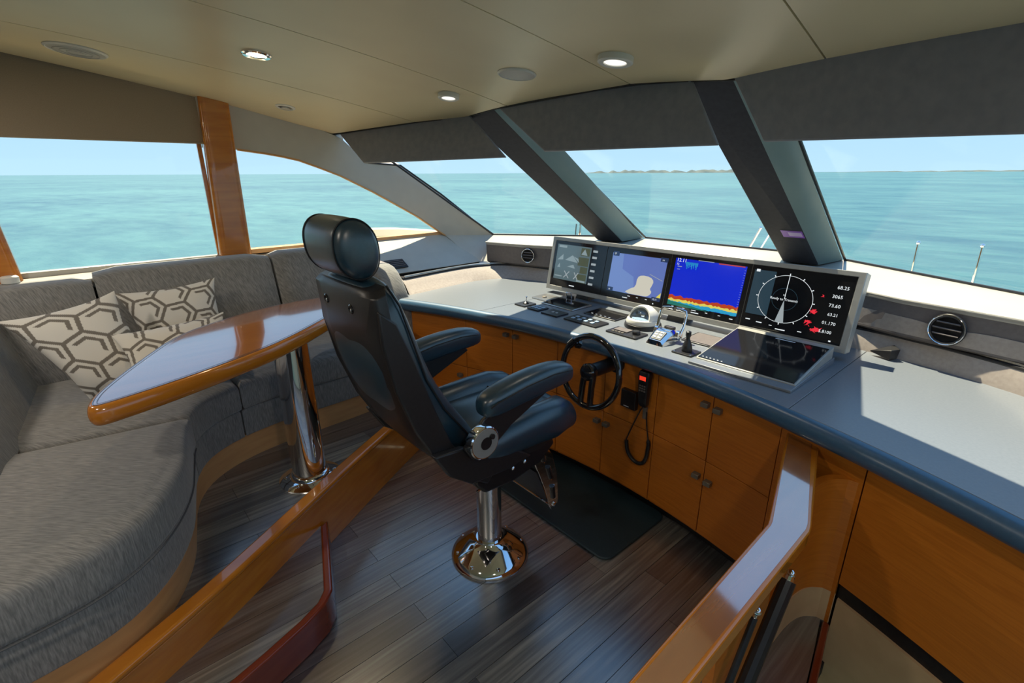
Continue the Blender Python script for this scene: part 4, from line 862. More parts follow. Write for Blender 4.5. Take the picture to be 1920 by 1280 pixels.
# compass
ct_ = thing('compass', 'white-ringed dome compass in front of the displays', 'compass', (-1.395, 2.10, CT))
c = V((-1.395, 2.10, CT))
g = G(); g.lathe([(0.092, 0), (0.094, 0.006), (0.090, 0.020), (0.080, 0.024)], c, seg=40); make('base_ring', g, 'black', ct_)
g = G(); g.lathe([(0.084, 0.020), (0.086, 0.030), (0.080, 0.044), (0.070, 0.048), (0.066, 0.040)], c, seg=40); make('collar', g, 'white_plastic', ct_)
g = G(); hb_ = c + V((0, 0.004, 0.032)); qh = V((0, 0, 1)).rotation_difference(V((0, -1, 0.42)).normalized()); hr_ = []
for th_ in (50, 52, 60, 75, 90, 110, 130, 150, 168):
    t_ = math.radians(th_); k_ = 0.079 if th_ > 50 else 0.072
    hr_.append([(lambda p: V((p.x, p.y, max(p.z, c.z + 0.028))))(hb_ + qh @ V((k_ * math.sin(t_) * math.cos(a), k_ * math.sin(t_) * math.sin(a), k_ * math.cos(t_)))) for a in [2 * math.pi * k / 36 for k in range(36)]])
g.rings(hr_, True, False); make('hood', g, 'white_plastic', ct_)
g = G(); g.lathe([(0.064, 0.036), (0.064, 0.042), (0.060, 0.058), (0.048, 0.074), (0.028, 0.086), (0.006, 0.090)], c, seg=40); make('dome', g, 'dome_glass', ct_)
g = G(); g.lathe([(0.058, 0.036), (0.056, 0.046), (0.030, 0.050), (0.004, 0.052)], c, seg=40); make('card', g, 'switch_blue', ct_)
g = G(); g.lathe([(0.016, 0.05), (0.016, 0.06), (0.004, 0.068)], c, seg=20); make('pivot', g, 'chrome', ct_)
# throttle
th = thing('throttle_control', 'chrome twin lever throttle head beside the compass', 'throttle', (-1.19, 1.98, CT))
def tq(x, y, z): return V((-1.19 + x, 1.98 + y, CT + z))
g = G()
for y, w, h in ((-0.085, 0.045, 0.022),): pass
prf = [(-0.088, 0.0), (-0.084, 0.022), (-0.03, 0.052), (0.01, 0.058), (0.045, 0.045), (0.06, 0.0)]
def wid(y): return 0.040 + 0.006 * math.sin((y + 0.09) * 20)
g.rings([[tq(-wid(y) * 0.7, y, z), tq(-wid(y), y, max(z - 0.014, 0)), tq(-wid(y) * 1.1, y, 0), tq(wid(y) * 1.1, y, 0), tq(wid(y), y, max(z - 0.014, 0)), tq(wid(y) * 0.7, y, z)] for y, z in prf]); make('body', g, 'chrome', th, ang=25)
g = G(); g.hexa([tq(-0.026, -0.080, 0.0245), tq(0.026, -0.080, 0.0245), tq(0.028, -0.032, 0.0515), tq(-0.028, -0.032, 0.0515), tq(-0.026, -0.0805, 0.0275), tq(0.026, -0.0805, 0.0275), tq(0.028, -0.0325, 0.0545), tq(-0.028, -0.0325, 0.0545)]); make('button_pad', g, 'keypad', th, bevel=0.002)
for i in range(2):
    for j in range(3):
        a = tq(-0.012 + i * 0.024, -0.070 + j * 0.014, 0.034 + j * 0.0079); g = G(); g.box(a, (0.014, 0.008, 0.004), Matrix.Rotation(0.51, 3, 'X')); make('button', g, 'switch_blue', th)
for sx_ in (-1, 1):
    g = G(); g.lathe([(0.022, 0), (0.022, 0.016), (0.016, 0.020)], tq(sx_ * 0.048, 0.02, 0.035), (sx_, 0, 0), 24); make('pivot_hub', g, 'chrome', th)
    g = G(); g.tube([tq(sx_ * 0.062, 0.02, 0.035), tq(sx_ * 0.066, 0.04, 0.075), tq(sx_ * 0.066, 0.055, 0.125), tq(sx_ * 0.060, 0.06, 0.140), tq(sx_ * 0.030, 0.062, 0.145), tq(sx_ * 0.010, 0.062, 0.145)], [0.008, 0.007, 0.0065, 0.0065, 0.007, 0.007], 10); make('lever', g, 'chrome', th)
g = G(); g.box(tq(0, 0.035, 0.056), (0.05, 0.02, 0.014)); make('slot_cover', g, 'black', th, bevel=0.002)
# thruster joystick
t, z = plate('thruster_joystick', 'black thruster joystick on square plate right of the throttle', 'joystick', -1.085, 1.865, -0.99, 1.955, 0.007)
g = G(); g.lathe([(0.022, 0), (0.023, 0.010), (0.019, 0.030), (0.010, 0.052), (0.008, 0.060), (0.012, 0.072), (0.011, 0.088), (0.004, 0.092)], (-1.037, 1.912, z), seg=24); make('stick', g, 'black', t)
for sx_ in (-1, 1):
    for sy in (-1, 1):
        g = G(); g.lathe([(0.004, 0), (0.003, 0.002), (0.001, 0.0025)], (-1.037 + sx_ * 0.038, 1.910 + sy * 0.036, z), seg=10); make('screw', g, 'chrome', t)
# large tilted panel
lp = thing('tilted_touch_panel', 'large black glass touch panel on a wedge base at the right of the console', 'display', (-0.77, 2.05, CT))
xa, xb, ya, yb = -0.965, -0.565, 1.80, 2.235
g = G(); g.hexa([V((xa, ya, CT)), V((xb, ya, CT)), V((xb, yb, CT)), V((xa, yb, CT)), V((xa, ya, CT + 0.010)), V((xb, ya, CT + 0.010)), V((xb, yb, CT + 0.028)), V((xa, yb, CT + 0.028))]); make('base', g, 'counter', lp, bevel=0.002)
def tp(x, y, o): return V((x, y, CT + 0.016 + 0.060 * (y - 1.85) / 0.37 + o))
g = G(); x0, x1, y0, y1 = xa + 0.005, xb - 0.005, 1.85, 2.22
g.hexa([V((x0, y0, CT + 0.008)), V((x1, y0, CT + 0.008)), V((x1, y1, CT + 0.018)), V((x0, y1, CT + 0.018)), tp(x0, y0, 0), tp(x1, y0, 0), tp(x1, y1, 0), tp(x0, y1, 0)]); make('frame', g, 'bezel', lp, bevel=0.002)
e = 0.007; g = G(); g.hexa([tp(x0 + e, y0 + e, 0.0), tp(x1 - e, y0 + e, 0.0), tp(x1 - e, y1 - 0.035, 0.0), tp(x0 + e, y1 - 0.035, 0.0), tp(x0 + e, y0 + e, 0.003), tp(x1 - e, y0 + e, 0.003), tp(x1 - e, y1 - 0.035, 0.003), tp(x0 + e, y1 - 0.035, 0.003)]); pg = make('glass', g, 'screen_black', lp)
g = G()
for i in range(6): g.add([tp(x0 + 0.02 + 0.016 * i, y0 + 0.014, 0.0036), tp(x0 + 0.026 + 0.016 * i, y0 + 0.014, 0.0036), tp(x0 + 0.026 + 0.016 * i, y0 + 0.018, 0.0036), tp(x0 + 0.02 + 0.016 * i, y0 + 0.018, 0.0036)], [(0, 1, 2, 3)])
g.add([tp(-0.78, y1 - 0.05, 0.0036), tp(-0.70, y1 - 0.05, 0.0036), tp(-0.70, y1 - 0.044, 0.0036), tp(-0.78, y1 - 0.044, 0.0036)], [(0, 1, 2, 3)]); make('printed_mark', g, 'white_mark', pg)
# dark wedge beside displays (small sensor hood on the upstand)
g = G(); g.hexa([V((-0.505, 2.47, 0.872)), V((-0.425, 2.44, 0.858)), V((-0.405, 2.47, 0.862)), V((-0.44, 2.50, 0.875)), V((-0.50, 2.475, 0.876)), V((-0.425, 2.445, 0.90)), V((-0.40, 2.47, 0.905)), V((-0.43, 2.505, 0.91))]); tag(make('sensor_hood', g, 'black', loc=(-0.45, 2.47, CT), bevel=0.002), 'small dark wedge hood on the upstand right of the displays', 'hood')

# ------------------------------------------------------------------ steering wheel, handset
WC = V((-1.345, 1.635, 0.745)); wh = thing('steering_wheel', 'glossy black steering wheel with two lower spokes on the console front', 'wheel', WC)
RW = 0.163; tilt = Matrix.Rotation(math.radians(-8), 3, 'X')
def wp(a, r, d=0.0): return WC + tilt @ V((r * math.cos(a), d, r * math.sin(a)))
gm = pmat('gloss_black_wheel', (0.010, 0.010, 0.012), 0.08, coat=1.0); M['gloss_black'] = gm
g = G(); g.tube([wp(2 * math.pi * k / 64, RW) for k in range(64)], 0.0145, 14, True); make('rim', g, 'gloss_black', wh, ang=80)
g = G()
g.rings([[wp(0, 0) + tilt @ V((x, y, z)) for x, y, z in ((sx_ * 0.0, 0, 0),) * 0] for _ in range(0)] or [[wp(0, 0)] * 3] * 2, True, False) if False else None
for sx_ in (-1, 1):
    g.tube([WC + tilt @ V((sx_ * 0.024, 0.0, 0.0)), WC + tilt @ V((sx_ * 0.026, -0.004, -0.07)), WC + tilt @ V((sx_ * 0.028, 0.0, -RW + 0.004))], [0.016, 0.015, 0.015], 12)
make('spoke', g, 'gloss_black', wh)
g = G(); g.lathe([(0.036, -0.012), (0.040, 0.0), (0.040, 0.018), (0.034, 0.026), (0.010, 0.029)], WC, tilt @ V((0, -1, 0)), 32); make('hub', g, 'gloss_black', wh)
g = G(); g.tube([WC + V((0, 0.0, 0)), V((WC.x, yc(WC.x) - 0.001, WC.z - 0.004))], 0.032, 24); g.lathe([(0.05, 0), (0.048, 0.012), (0.034, 0.02)], V((WC.x, yc(WC.x), WC.z - 0.004)), (0, -1, 0), 32); make('shaft', g, 'black', wh)
ka = math.radians(138); kp = wp(ka, RW)
g = G(); g.lathe([(0.012, 0), (0.012, 0.012), (0.024, 0.020), (0.025, 0.036), (0.014, 0.044)], kp, tilt @ V((0.45, 1, -0.2)), 20); g.tube([wp(ka + 0.12, RW), wp(ka - 0.12, RW)], 0.019, 12); make('spinner_knob', g, 'gloss_black', wh)
# handset
hx = -1.155; hy = yc(hx)
hs = thing('radio_handset', 'black radio handset with small red display hung on the cabinet front', 'handset', (hx, hy, 0.68))
g = G(); g.rings([[V((hx + a * w_, hy - 0.014 - d * 0.5 - b_ * d, z)) for a, b_ in rrect(-0.5, -0.5, 0.5, 0.5, 0.15, 3)] for z, w_, d in ((0.588, 0.030, 0.020), (0.60, 0.042, 0.026), (0.64, 0.046, 0.030), (0.70, 0.052, 0.034), (0.745, 0.056, 0.034), (0.762, 0.050, 0.028))]); bdy = make('handset_body', g, 'black', hs)
g = G(); yy = hy - 0.014 - 0.034 - 0.0008; g.add([V((hx - 0.018, yy, 0.722)), V((hx + 0.015, yy, 0.722)), V((hx + 0.015, yy, 0.742)), V((hx - 0.018, yy, 0.742))], [(0, 1, 2, 3)]); make('red_display', g, 'e_dot', bdy)
for i in range(3):
    for j in range(3):
        g = G(); g.box((hx - 0.012 + i * 0.012, hy - 0.0475 + j * 0.0, 0.672 + j * 0.012), (0.008, 0.004, 0.006)); make('key', g, 'fascia', bdy)
g = G(); g.box((hx, hy - 0.007, 0.69), (0.03, 0.012, 0.06)); g.box((hx + 0.0, hy - 0.007, 0.55), (0.018, 0.012, 0.06)); make('hook', g, 'pewter', hs)
cp = smooth2([(hx, hy - 0.03, 0.588), (hx - 0.02, hy - 0.03, 0.545), (hx - 0.055, hy - 0.02, 0.46), (hx - 0.085, hy - 0.015, 0.38)], 2, False)
cord = cp + smooth2([(hx - 0.085, hy - 0.015, 0.38), (hx - 0.075, hy - 0.015, 0.31), (hx - 0.02, hy - 0.014, 0.272), (hx + 0.03, hy - 0.014, 0.30), (hx + 0.038, hy - 0.014, 0.40)], 3, False)[1:] + smooth2([(hx + 0.036, hy - 0.014, 0.41), (hx + 0.018, hy - 0.015, 0.50), (hx + 0.012, hy - 0.015, 0.56)], 2, False)
rad = [0.0028 if (p[2] > 0.375) else 0.0095 for p in cord]
rad = [0.0095 if (p[0] > hx + 0.02 and p[2] < 0.42) or p[2] < 0.375 else 0.003 for p in cord]
g = G(); g.tube(cord, rad, 10); make('coiled_cord', g, 'black', hs)
g = G(); x0 = -1.285; g.prism([(x0, yc(x0) - 0.002), (x0 + 0.085, yc(x0 + 0.085) - 0.002), (x0 + 0.085, yc(x0 + 0.085) - 0.028), (x0, yc(x0) - 0.028)], 0.545, 0.635)
cb = make('control_box', g, 'black', loc=(-1.24, hy, 0.59), bevel=0.003); tag(cb, 'flat black box on the cabinet between wheel and handset', 'box')
g = G(); yb_ = yc(x0 + 0.04) - 0.0286; g.add([V((x0 + 0.02, yb_, 0.553)), V((x0 + 0.05, yb_, 0.553)), V((x0 + 0.05, yb_, 0.557)), V((x0 + 0.02, yb_, 0.557))], [(0, 1, 2, 3)]); make('printed_mark', g, 'white_mark', cb)

LV = [V((-1.36, 0.991, 0.400)), V((-1.33, 1.140, 0.447)), V((-1.335, 1.083, 0.498)), V((-1.33, 1.119, 0.430)), V((-1.375, 1.03, 0.440)), V((-1.35, 1.06, 0.468))]
# ------------------------------------------------------------------ helm chair
CX, CY = -1.42, 1.10
hc = thing('helm_chair', 'black leather helm chair with headrest on a chrome pedestal', 'chair', (CX, CY, 0))
def cp_(x, y, z): return V((CX + x, CY + y, z))
g = G(); g.lathe([(0.168, 0.0), (0.170, 0.008), (0.165, 0.018), (0.150, 0.030), (0.120, 0.052), (0.088, 0.072), (0.066, 0.082), (0.060, 0.092)], cp_(0, 0, 0), seg=64); pb = make('pedestal_base', g, 'chrome', hc)
for k in range(8):
    a = math.radians(20 + 45 * k); g = G(); g.lathe([(0.010, 0.0), (0.010, 0.007), (0.007, 0.011), (0.001, 0.012)], cp_(0.143 * math.cos(a), 0.143 * math.sin(a), 0.026), seg=14); make('bolt', g, 'chrome', pb)
g = G(); g.lathe([(0.053, 0.085), (0.053, 0.40), (0.052, 0.50)], cp_(0, 0, 0), seg=48); make('pedestal_column', g, 'chrome', hc)
g = G(); g.lathe([(0.060, 0.40), (0.062, 0.405), (0.062, 0.43), (0.058, 0.435)], cp_(0, 0, 0), seg=40); make('collar', g, 'black', hc)
g = G(); g.tube([LV[0], LV[1]], 0.0045, 8); g.tube([LV[2], LV[3]], 0.008, 10); g.tube([LV[4], LV[5], LV[2]], 0.004, 8); make('lock_lever', g, 'chrome', hc)
# under-seat mechanism
g = G(); g.prism_x([(CY - 0.20, 0.53), (CY - 0.16, 0.485), (CY - 0.02, 0.475), (CY + 0.12, 0.50), (CY + 0.20, 0.56), (CY + 0.18, 0.60), (CY - 0.22, 0.60)], CX - 0.16, CX + 0.19); mech = make('seat_mechanism', g, 'black', hc, bevel=0.012, seg=3)
for y, z in ((-0.15, 0.545), (-0.06, 0.575), (-0.03, 0.54), (0.03, 0.545), (0.02, 0.575)):
    g = G(); g.lathe([(0.008, 0), (0.008, 0.004), (0.004, 0.008), (0.001, 0.009)], cp_(0.19, y, z), (1, 0, 0), 14); make('bolt', g, 'chrome', mech)
# seat pan and cushions
g = G(); g.rings([[cp_(x * w_, y, z) for x, z in ((-1, zt), (-0.96, zb_), (-0.5, zb_ - 0.03), (0.5, zb_ - 0.03), (0.96, zb_), (1, zt))] for y, w_, zt, zb_ in ((-0.26, 0.20, 0.68, 0.63), (-0.12, 0.235, 0.665, 0.605), (0.08, 0.235, 0.64, 0.595), (0.22, 0.20, 0.63, 0.60))]); make('seat_pan', g, 'shell', hc)
g = G(); g.blob(cp_(0, 0.03, 0.675), (0.165, 0.25, 0.055), 0.45, e2=0.6); make('seat_cushion', g, 'leather', hc, ang=80)
g = G(); g.tube([cp_(-0.155, 0.11, 0.727), cp_(-0.05, 0.12, 0.7325), cp_(0.05, 0.12, 0.7325), cp_(0.155, 0.11, 0.727)], 0.0025, 6); make('seam', g, 'shell', hc)
for sx_ in (-1, 1):
    R = []
    for y, r1, r2, z in ((-0.22, 0.02, 0.02, 0.685), (-0.20, 0.05, 0.055, 0.685), (-0.10, 0.062, 0.070, 0.69), (0.05, 0.066, 0.076, 0.69), (0.16, 0.070, 0.080, 0.685), (0.23, 0.070, 0.076, 0.678), (0.275, 0.058, 0.060, 0.665), (0.295, 0.030, 0.030, 0.655)):
        R.append([cp_(sx_ * (0.195 - 0.02 * (y > 0.2)) + r1 * math.cos(a), y, z + r2 * math.sin(a)) for a in [2 * math.pi * k / 24 for k in range(24)]])
    g = G(); g.rings(R); make('seat_bolster', g, 'leather', hc, ang=80)
g = G(); g.blob(cp_(0, 0.245, 0.66), (0.18, 0.055, 0.060), 0.6, e2=0.8); make('seat_front_roll', g, 'leather', hc, ang=80)
# back shell: profile (rear face) from top to bottom
BK = [(1.300, -0.530, 0.185), (1.28, -0.540, 0.208), (1.15, -0.528, 0.214), (1.00, -0.492, 0.208), (0.85, -0.440, 0.200), (0.74, -0.380, 0.188), (0.66, -0.315, 0.172), (0.60, -0.245, 0.155), (0.555, -0.17, 0.140), (0.525, -0.10, 0.120)]
R = []
for z, y, w in BK:
    R.append([cp_(-w, y + 0.045, z + 0.01), cp_(-w, y + 0.015, z), cp_(-w * 0.94, y + 0.002, z), cp_(-w * 0.6, y - 0.006, z), cp_(0, y - 0.010, z), cp_(w * 0.6, y - 0.006, z), cp_(w * 0.94, y + 0.002, z), cp_(w, y + 0.015, z), cp_(w, y + 0.045, z + 0.01), cp_(0, y + 0.05, z + 0.01)])
g = G(); g.rings(R); sh = make('back_shell', g, 'shell', hc, ang=50, bevel=0.004)
for x in (-0.105, 0.075):
    g = G(); g.lathe([(0.010, -0.002), (0.015, 0.0), (0.015, 0.003), (0.011, 0.006), (0.007, 0.001)], cp_(x, -0.541, 1.232), (0, -1, -0.1), 20); make('button', g, 'gloss_black', sh)
    g = G(); g.blob(cp_(x + 0.004, -0.545, 1.228), (0.003, 0.003, 0.006), 1, nu=12, nv=8); make('button_pin', g, 'chrome', sh)
# side wings of the shell
for sx_ in (-1, 1):
    g = G(); pr = [(-0.528, 1.25), (-0.474, 1.205), (-0.43, 1.09), (-0.365, 0.90), (-0.31, 0.76), (-0.22, 0.66), (-0.12, 0.60), (-0.17, 0.545), (-0.245, 0.595), (-0.315, 0.655), (-0.38, 0.735), (-0.44, 0.845), (-0.495, 1.0), (-0.525, 1.15)]
    g.prism_x([(CY + y, z) for y, z in pr], CX + sx_ * 0.200, CX + sx_ * 0.216); make('side_wing', g, 'shell', hc, bevel=0.006, seg=2)
# backrest cushion
BC = [(1.315, -0.505, 0.12, 0.030), (1.300, -0.492, 0.165, 0.045), (1.24, -0.475, 0.190, 0.060), (1.12, -0.455, 0.205, 0.078), (1.00, -0.425, 0.207, 0.085), (0.88, -0.365, 0.205, 0.087), (0.78, -0.290, 0.195, 0.085), (0.70, -0.225, 0.185, 0.075), (0.66, -0.185, 0.170, 0.05)]
R = []
for z, y, w, d in BC:
    R.append([cp_(math.copysign(abs(math.cos(a)) ** 0.55, math.cos(a)) * w, y + math.copysign(abs(math.sin(a)) ** 0.75, math.sin(a)) * d, z + 0.25 * math.sin(a) * d) for a in [2 * math.pi * k / 32 for k in range(32)]])
g = G(); g.rings(R); make('backrest_cushion', g, 'leather', hc, ang=80, subsurf=1)
for sx_ in (-1, 1):
    g = G(); g.tube([cp_(sx_ * w * 0.985, y + d * 0.45, z + 0.1 * d) for z, y, w, d in BC[1:-1]], 0.0035, 6); make('piping', g, 'shell', hc)
g = G(); g.tube([cp_(-0.09, -0.48, 1.27), cp_(-0.09, -0.51, 1.36)], 0.010, 8); g.tube([cp_(0.07, -0.48, 1.27), cp_(0.07, -0.51, 1.36)], 0.010, 8); make('headrest_posts', g, 'chrome', hc)
# headrest: an oval roll across the chair
R = []
for x, k in ((-0.118, 0.35), (-0.112, 0.72), (-0.100, 0.90), (-0.080, 0.98), (-0.03, 1.0), (0.05, 1.0), (0.118, 0.98), (0.140, 0.90), (0.152, 0.72), (0.158, 0.35)):
    R.append([cp_(x - 0.022, -0.522 + (0.068 * math.cos(a) - 0.010 * math.sin(a)) * k, 1.402 + 0.088 * k * math.copysign(abs(math.sin(a)) ** 0.85, math.sin(a))) for a in [2 * math.pi * j / 32 for j in range(32)]])
g = G(); g.rings(R); hd = make('headrest', g, 'leather', hc, ang=80, subsurf=1)
for x in (-0.088, 0.128):
    g = G(); g.tube([cp_(x - 0.022, -0.522 + (0.068 * math.cos(a) - 0.010 * math.sin(a)) * 0.955, 1.402 + 0.088 * 0.955 * math.copysign(abs(math.sin(a)) ** 0.85, math.sin(a))) for a in [2 * math.pi * j / 48 for j in range(48)]], 0.0028, 6, True); make('seam', g, 'shell', hd)
# arm rests
for sx_ in (-1, 1):
    R = []
    for y, w, h, z in ((-0.245, 0.018, 0.018, 0.893), (-0.235, 0.034, 0.034, 0.893), (-0.20, 0.045, 0.047, 0.897), (-0.08, 0.049, 0.050, 0.915), (0.05, 0.049, 0.048, 0.922), (0.13, 0.046, 0.042, 0.918), (0.165, 0.034, 0.031, 0.912), (0.175, 0.015, 0.015, 0.910)):
        R.append([cp_(sx_ * 0.275 + w * math.copysign(abs(math.cos(a)) ** 0.7, math.cos(a)), y, z + h * math.copysign(abs(math.sin(a)) ** 0.7, math.sin(a))) for a in [2 * math.pi * k / 24 for k in range(24)]])
    g = G(); g.rings(R); ar = make('armrest', g, 'leather', hc, ang=80, subsurf=1)
    g = G(); g.tube([cp_(sx_ * 0.275 + 0.046 , y, z + 0.012) for y, z in ((-0.23, 0.893), (-0.20, 0.902), (-0.08, 0.922), (0.05, 0.930), (0.14, 0.922))], 0.0022, 6); make('seam', g, 'shell', ar)
    g = G(); pr = [(-0.30, 0.76), (-0.27, 0.71), (-0.19, 0.72), (-0.10, 0.78), (0.10, 0.865), (0.08, 0.885), (-0.12, 0.885), (-0.22, 0.84)]
    g.prism_x([(CY + y, z) for y, z in pr], CX + sx_ * 0.252, CX + sx_ * 0.268); make('arm_bracket', g, 'shell', hc, bevel=0.004)
    g = G(); g.lathe([(0.056, 0.0), (0.058, 0.004), (0.058, 0.030), (0.054, 0.034)], cp_(sx_ * 0.262, -0.238, 0.772), (sx_, 0, 0), 40); hb = make('arm_hub', g, 'chrome', hc)
    g = G(); g.lathe([(0.051, 0.0), (0.051, 0.0015), (0.002, 0.0016)], cp_(sx_ * 0.296, -0.238, 0.772), (sx_, 0, 0), 40); make('hub_plate', g, 'satin', hb)
    g = G(); g.lathe([(0.022, 0.0), (0.022, 0.001), (0.002, 0.001)], cp_(sx_ * 0.2982, -0.236, 0.772), (sx_, 0, 0), 24); g.tube([cp_(sx_ * 0.294, -0.215, 0.790), cp_(sx_ * 0.306, -0.213, 0.792)], 0.009, 12); make('hub_knob', g, 'black', hb)
    g = G(); pr = [(-0.40, 0.76), (-0.345, 0.665), (-0.26, 0.60), (-0.10, 0.588), (0.02, 0.60), (-0.05, 0.65), (-0.18, 0.70), (-0.29, 0.75)]
    g.prism_x([(CY + y, z) for y, z in pr], CX + sx_ * 0.215, CX + sx_ * 0.245); make('side_cover', g, 'shell', hc, bevel=0.006)
# maker's lettering low on the back shell
g = G()
def fr(u, v):
    z = 0.66 + v * 0.9 ; y = interp(sorted((b_[0], b_[1]) for b_ in BK), z) - 0.0125; return cp_(0.03 + u, y, z)
text_geo(g, 'YAMAHA', 0.026, fr); make('lettering', g, 'white_mark', sh)
# foot rest brackets
for sx_ in (-1, 1):
    x = CX + 0.17 * sx_
    g = G(); A = V((x, CY + 0.10, 0.575)); B = V((x, CY + 0.165, 0.50)); Cc = V((x, CY + 0.215, 0.36)); D = V((x, CY + 0.225, 0.235))
    pr = [(0.06, 0.585), (0.145, 0.585), (0.20, 0.50), (0.235, 0.38), (0.245, 0.26), (0.235, 0.225), (0.205, 0.222), (0.188, 0.26), (0.165, 0.34), (0.125, 0.44)]
    g.prism_x([(CY + y, z) for y, z in pr], x - 0.004, x + 0.004); fb = make('footrest_bracket', g, 'chrome', hc, bevel=0.001)
    for (y0_, z0_, y1_, z1_) in ((0.135, 0.535, 0.150, 0.49), (0.175, 0.45, 0.195, 0.39), (0.203, 0.345, 0.212, 0.285)):
        g = G(); g.tube([(x + 0.005, CY + y0_, z0_), (x + 0.005, CY + y1_, z1_)], 0.011, 10); make('slot', g, 'black', fb)
        g = G(); g.tube([(x + 0.007, CY + y0_ + 0.011, z0_), (x + 0.007, CY + y1_ + 0.011, z1_), (x + 0.007, CY + y1_, z1_ - 0.012)], 0.0022, 6); make('slot_rim', g, 'chrome', fb)
    g = G(); g.lathe([(0.010, 0), (0.010, 0.005), (0.004, 0.008)], (x + 0.004, CY + 0.22, 0.245), (1, 0, 0), 16); make('bolt', g, 'chrome', fb)
g = G(); g.hexa([V((CX - 0.17, CY + 0.12, 0.44)), V((CX + 0.165, CY + 0.12, 0.44)), V((CX + 0.165, CY + 0.205, 0.245)), V((CX - 0.17, CY + 0.205, 0.245)), V((CX - 0.17, CY + 0.128, 0.445)), V((CX + 0.165, CY + 0.128, 0.445)), V((CX + 0.165, CY + 0.213, 0.250)), V((CX - 0.17, CY + 0.213, 0.250))]); make('footrest_plate', g, 'black', hc)
g = G(); g.tube([(CX - 0.17, CY + 0.205, 0.245), (CX + 0.165, CY + 0.205, 0.245)], 0.006, 8); make('footrest_bar', g, 'chrome', hc)

# ------------------------------------------------------------------ dinette: settee, table, pillows
KICK = [(-2.70, 1.48), (-2.64, 1.30), (-2.60, 1.09), (-2.585, 0.85), (-2.575, 0.63), (-2.53, 0.42), (-2.43, 0.252), (-2.27, 0.158), (-2.08, 0.122), (-1.88, 0.085), (-1.68, -0.01), (-1.56, -0.135), (-1.52, -0.30), (-1.50, -0.60)]
ks = smooth2(KICK, 2, False)
def off_line(pts, d):
    o = []
    for i in range(len(pts)):
        a = V(pts[max(i - 1, 0)]); b_ = V(pts[min(i + 1, len(pts) - 1)]); t_ = (b_ - a).normalized(); n = V((-t_.y, t_.x)); o.append((pts[i][0] + n.x * d, pts[i][1] + n.y * d))
    return o
backline = [(-3.36, -0.6), (-3.36, 1.60)]
stt = thing('settee', 'long curved grey fabric settee with wooden base wrapping the table', 'settee', (-2.9, 0.5, PZ))
g = G(); g.prism(ks + [(-1.52, -0.62), (-3.36, -0.62), (-3.36, 1.48)], PZ, 0.37); make('base', g, 'kick_wood', stt)
for q in (0.28, 0.72):
    pass
bl = off_line(ks, 0.012)
def insert_at(pts, ax, val):
    o = [pts[0]]
    for p in pts[1:]:
        q = o[-1]
        if (q[ax] - val) * (p[ax] - val) < 0:
            t = (val - q[ax]) / (p[ax] - q[ax]); o.append((q[0] + (p[0] - q[0]) * t, q[1] + (p[1] - q[1]) * t))
        o.append(p)
    return o
for ax_, v_ in ((1, 0.795), (1, 0.787), (1, 0.432), (1, 0.424), (0, -2.268), (0, -2.260)): bl = insert_at(bl, ax_, v_)
def seg(pts, y_pred): return [p for p in pts if y_pred(p)]
SEATTOP = 0.665
def seat_block(front, rest, z0, z1, r, puff, name):
    poly = front + rest; g = G(); g.cushion(poly, z0, z1, r, puff); return make(name, g, 'sofa', stt, ang=60)
# front line split by arc position
fr1 = [p for p in bl if p[1] > 0.794]                      # forward port part
fr2 = [p for p in bl if 0.4315 < p[1] <= 0.7875]
fr3 = [p for p in bl if (p[1] <= 0.4245 and p[0] < -2.2675)]
fr4 = [p for p in bl if p[0] >= -2.2605]
parts_ = [(fr1, [(-3.30, 0.80), (-3.30, 1.48)]), (fr2, [(-3.30, 0.43), (-3.30, 0.785)]), (fr3, [(-2.34, -0.22), (-2.42, -0.60), (-3.30, -0.60), (-3.30, 0.42)]), (fr4, [(-2.40, -0.60), (-2.32, -0.22)])]
def thin(f_):
    o = [f_[0]]
    for p in f_[1:-1]:
        if min(math.hypot(p[0] - f_[0][0], p[1] - f_[0][1]), math.hypot(p[0] - f_[-1][0], p[1] - f_[-1][1]), math.hypot(p[0] - o[-1][0], p[1] - o[-1][1])) > 0.022: o.append(p)
    return o + [f_[-1]]
for front_, rest in parts_:
    front_ = thin(front_)
    fo = off_line(front_, 0.010)
    seat_block(fo, rest, 0.372, 0.515, 0.012, 0.0, 'seat_base')
    fo = off_line(front_, 0.028)
    seat_block(fo, rest, 0.517, SEATTOP, 0.035, 0.014, 'seat_cushion')
# back cushions along the port side (leaning slabs) 
def back_cushion(y0, y1, name='back_cushion', top=1.155):
    g = G(); pr = rrect(0, 0, 0.17, 1, 0.04, 4)
    R = []
    for k in range(9):
        s_ = k / 8; y = y0 + (y1 - y0) * s_; e_ = 0.018 * (1 - min(1, min(s_, 1 - s_) * 8)) 
        ring = []
        for u, v in rrect(0.0 + e_, 0.0 + e_, 0.17 - e_, 1 - e_ * 2, 0.05, 4):
            z = 0.66 + v * (top - 0.66); x = -3.345 + u + (1 - v) * 0.16 * (u / 0.17) + 0.0
            ring.append(V((x, y, z)))
        R.append(ring)
    g.rings(R); return make(name, g, 'sofa', stt, ang=60)
back_cushion(-0.55, 0.02, top=1.115); back_cushion(0.03, 0.855, top=1.15); back_cushion(0.868, 1.37)
g = G(); g.box((-3.33, 0.44, 0.62), (0.06, 2.06, 0.50)); g.box((-2.6, -0.585, 0.66), (1.5, 0.06, 0.58)); make('back_frame', g, 'sofa', stt)
# forward end back cushion, facing aft
g = G(); R = []
for k in range(11):
    x = -3.20 + 0.46 * k / 10; top = 1.06 - 0.02 * k / 10 - (0.22 * max(0, (k - 5) / 5) ** 2.2)
    R.append([V((x, 1.455 + u, 0.60 + v * (top - 0.60))) for u, v in rrect(-0.075, 0, 0.075, 1, 0.05, 4)])
g.rings(R); make('back_cushion', g, 'sofa', stt, ang=60)
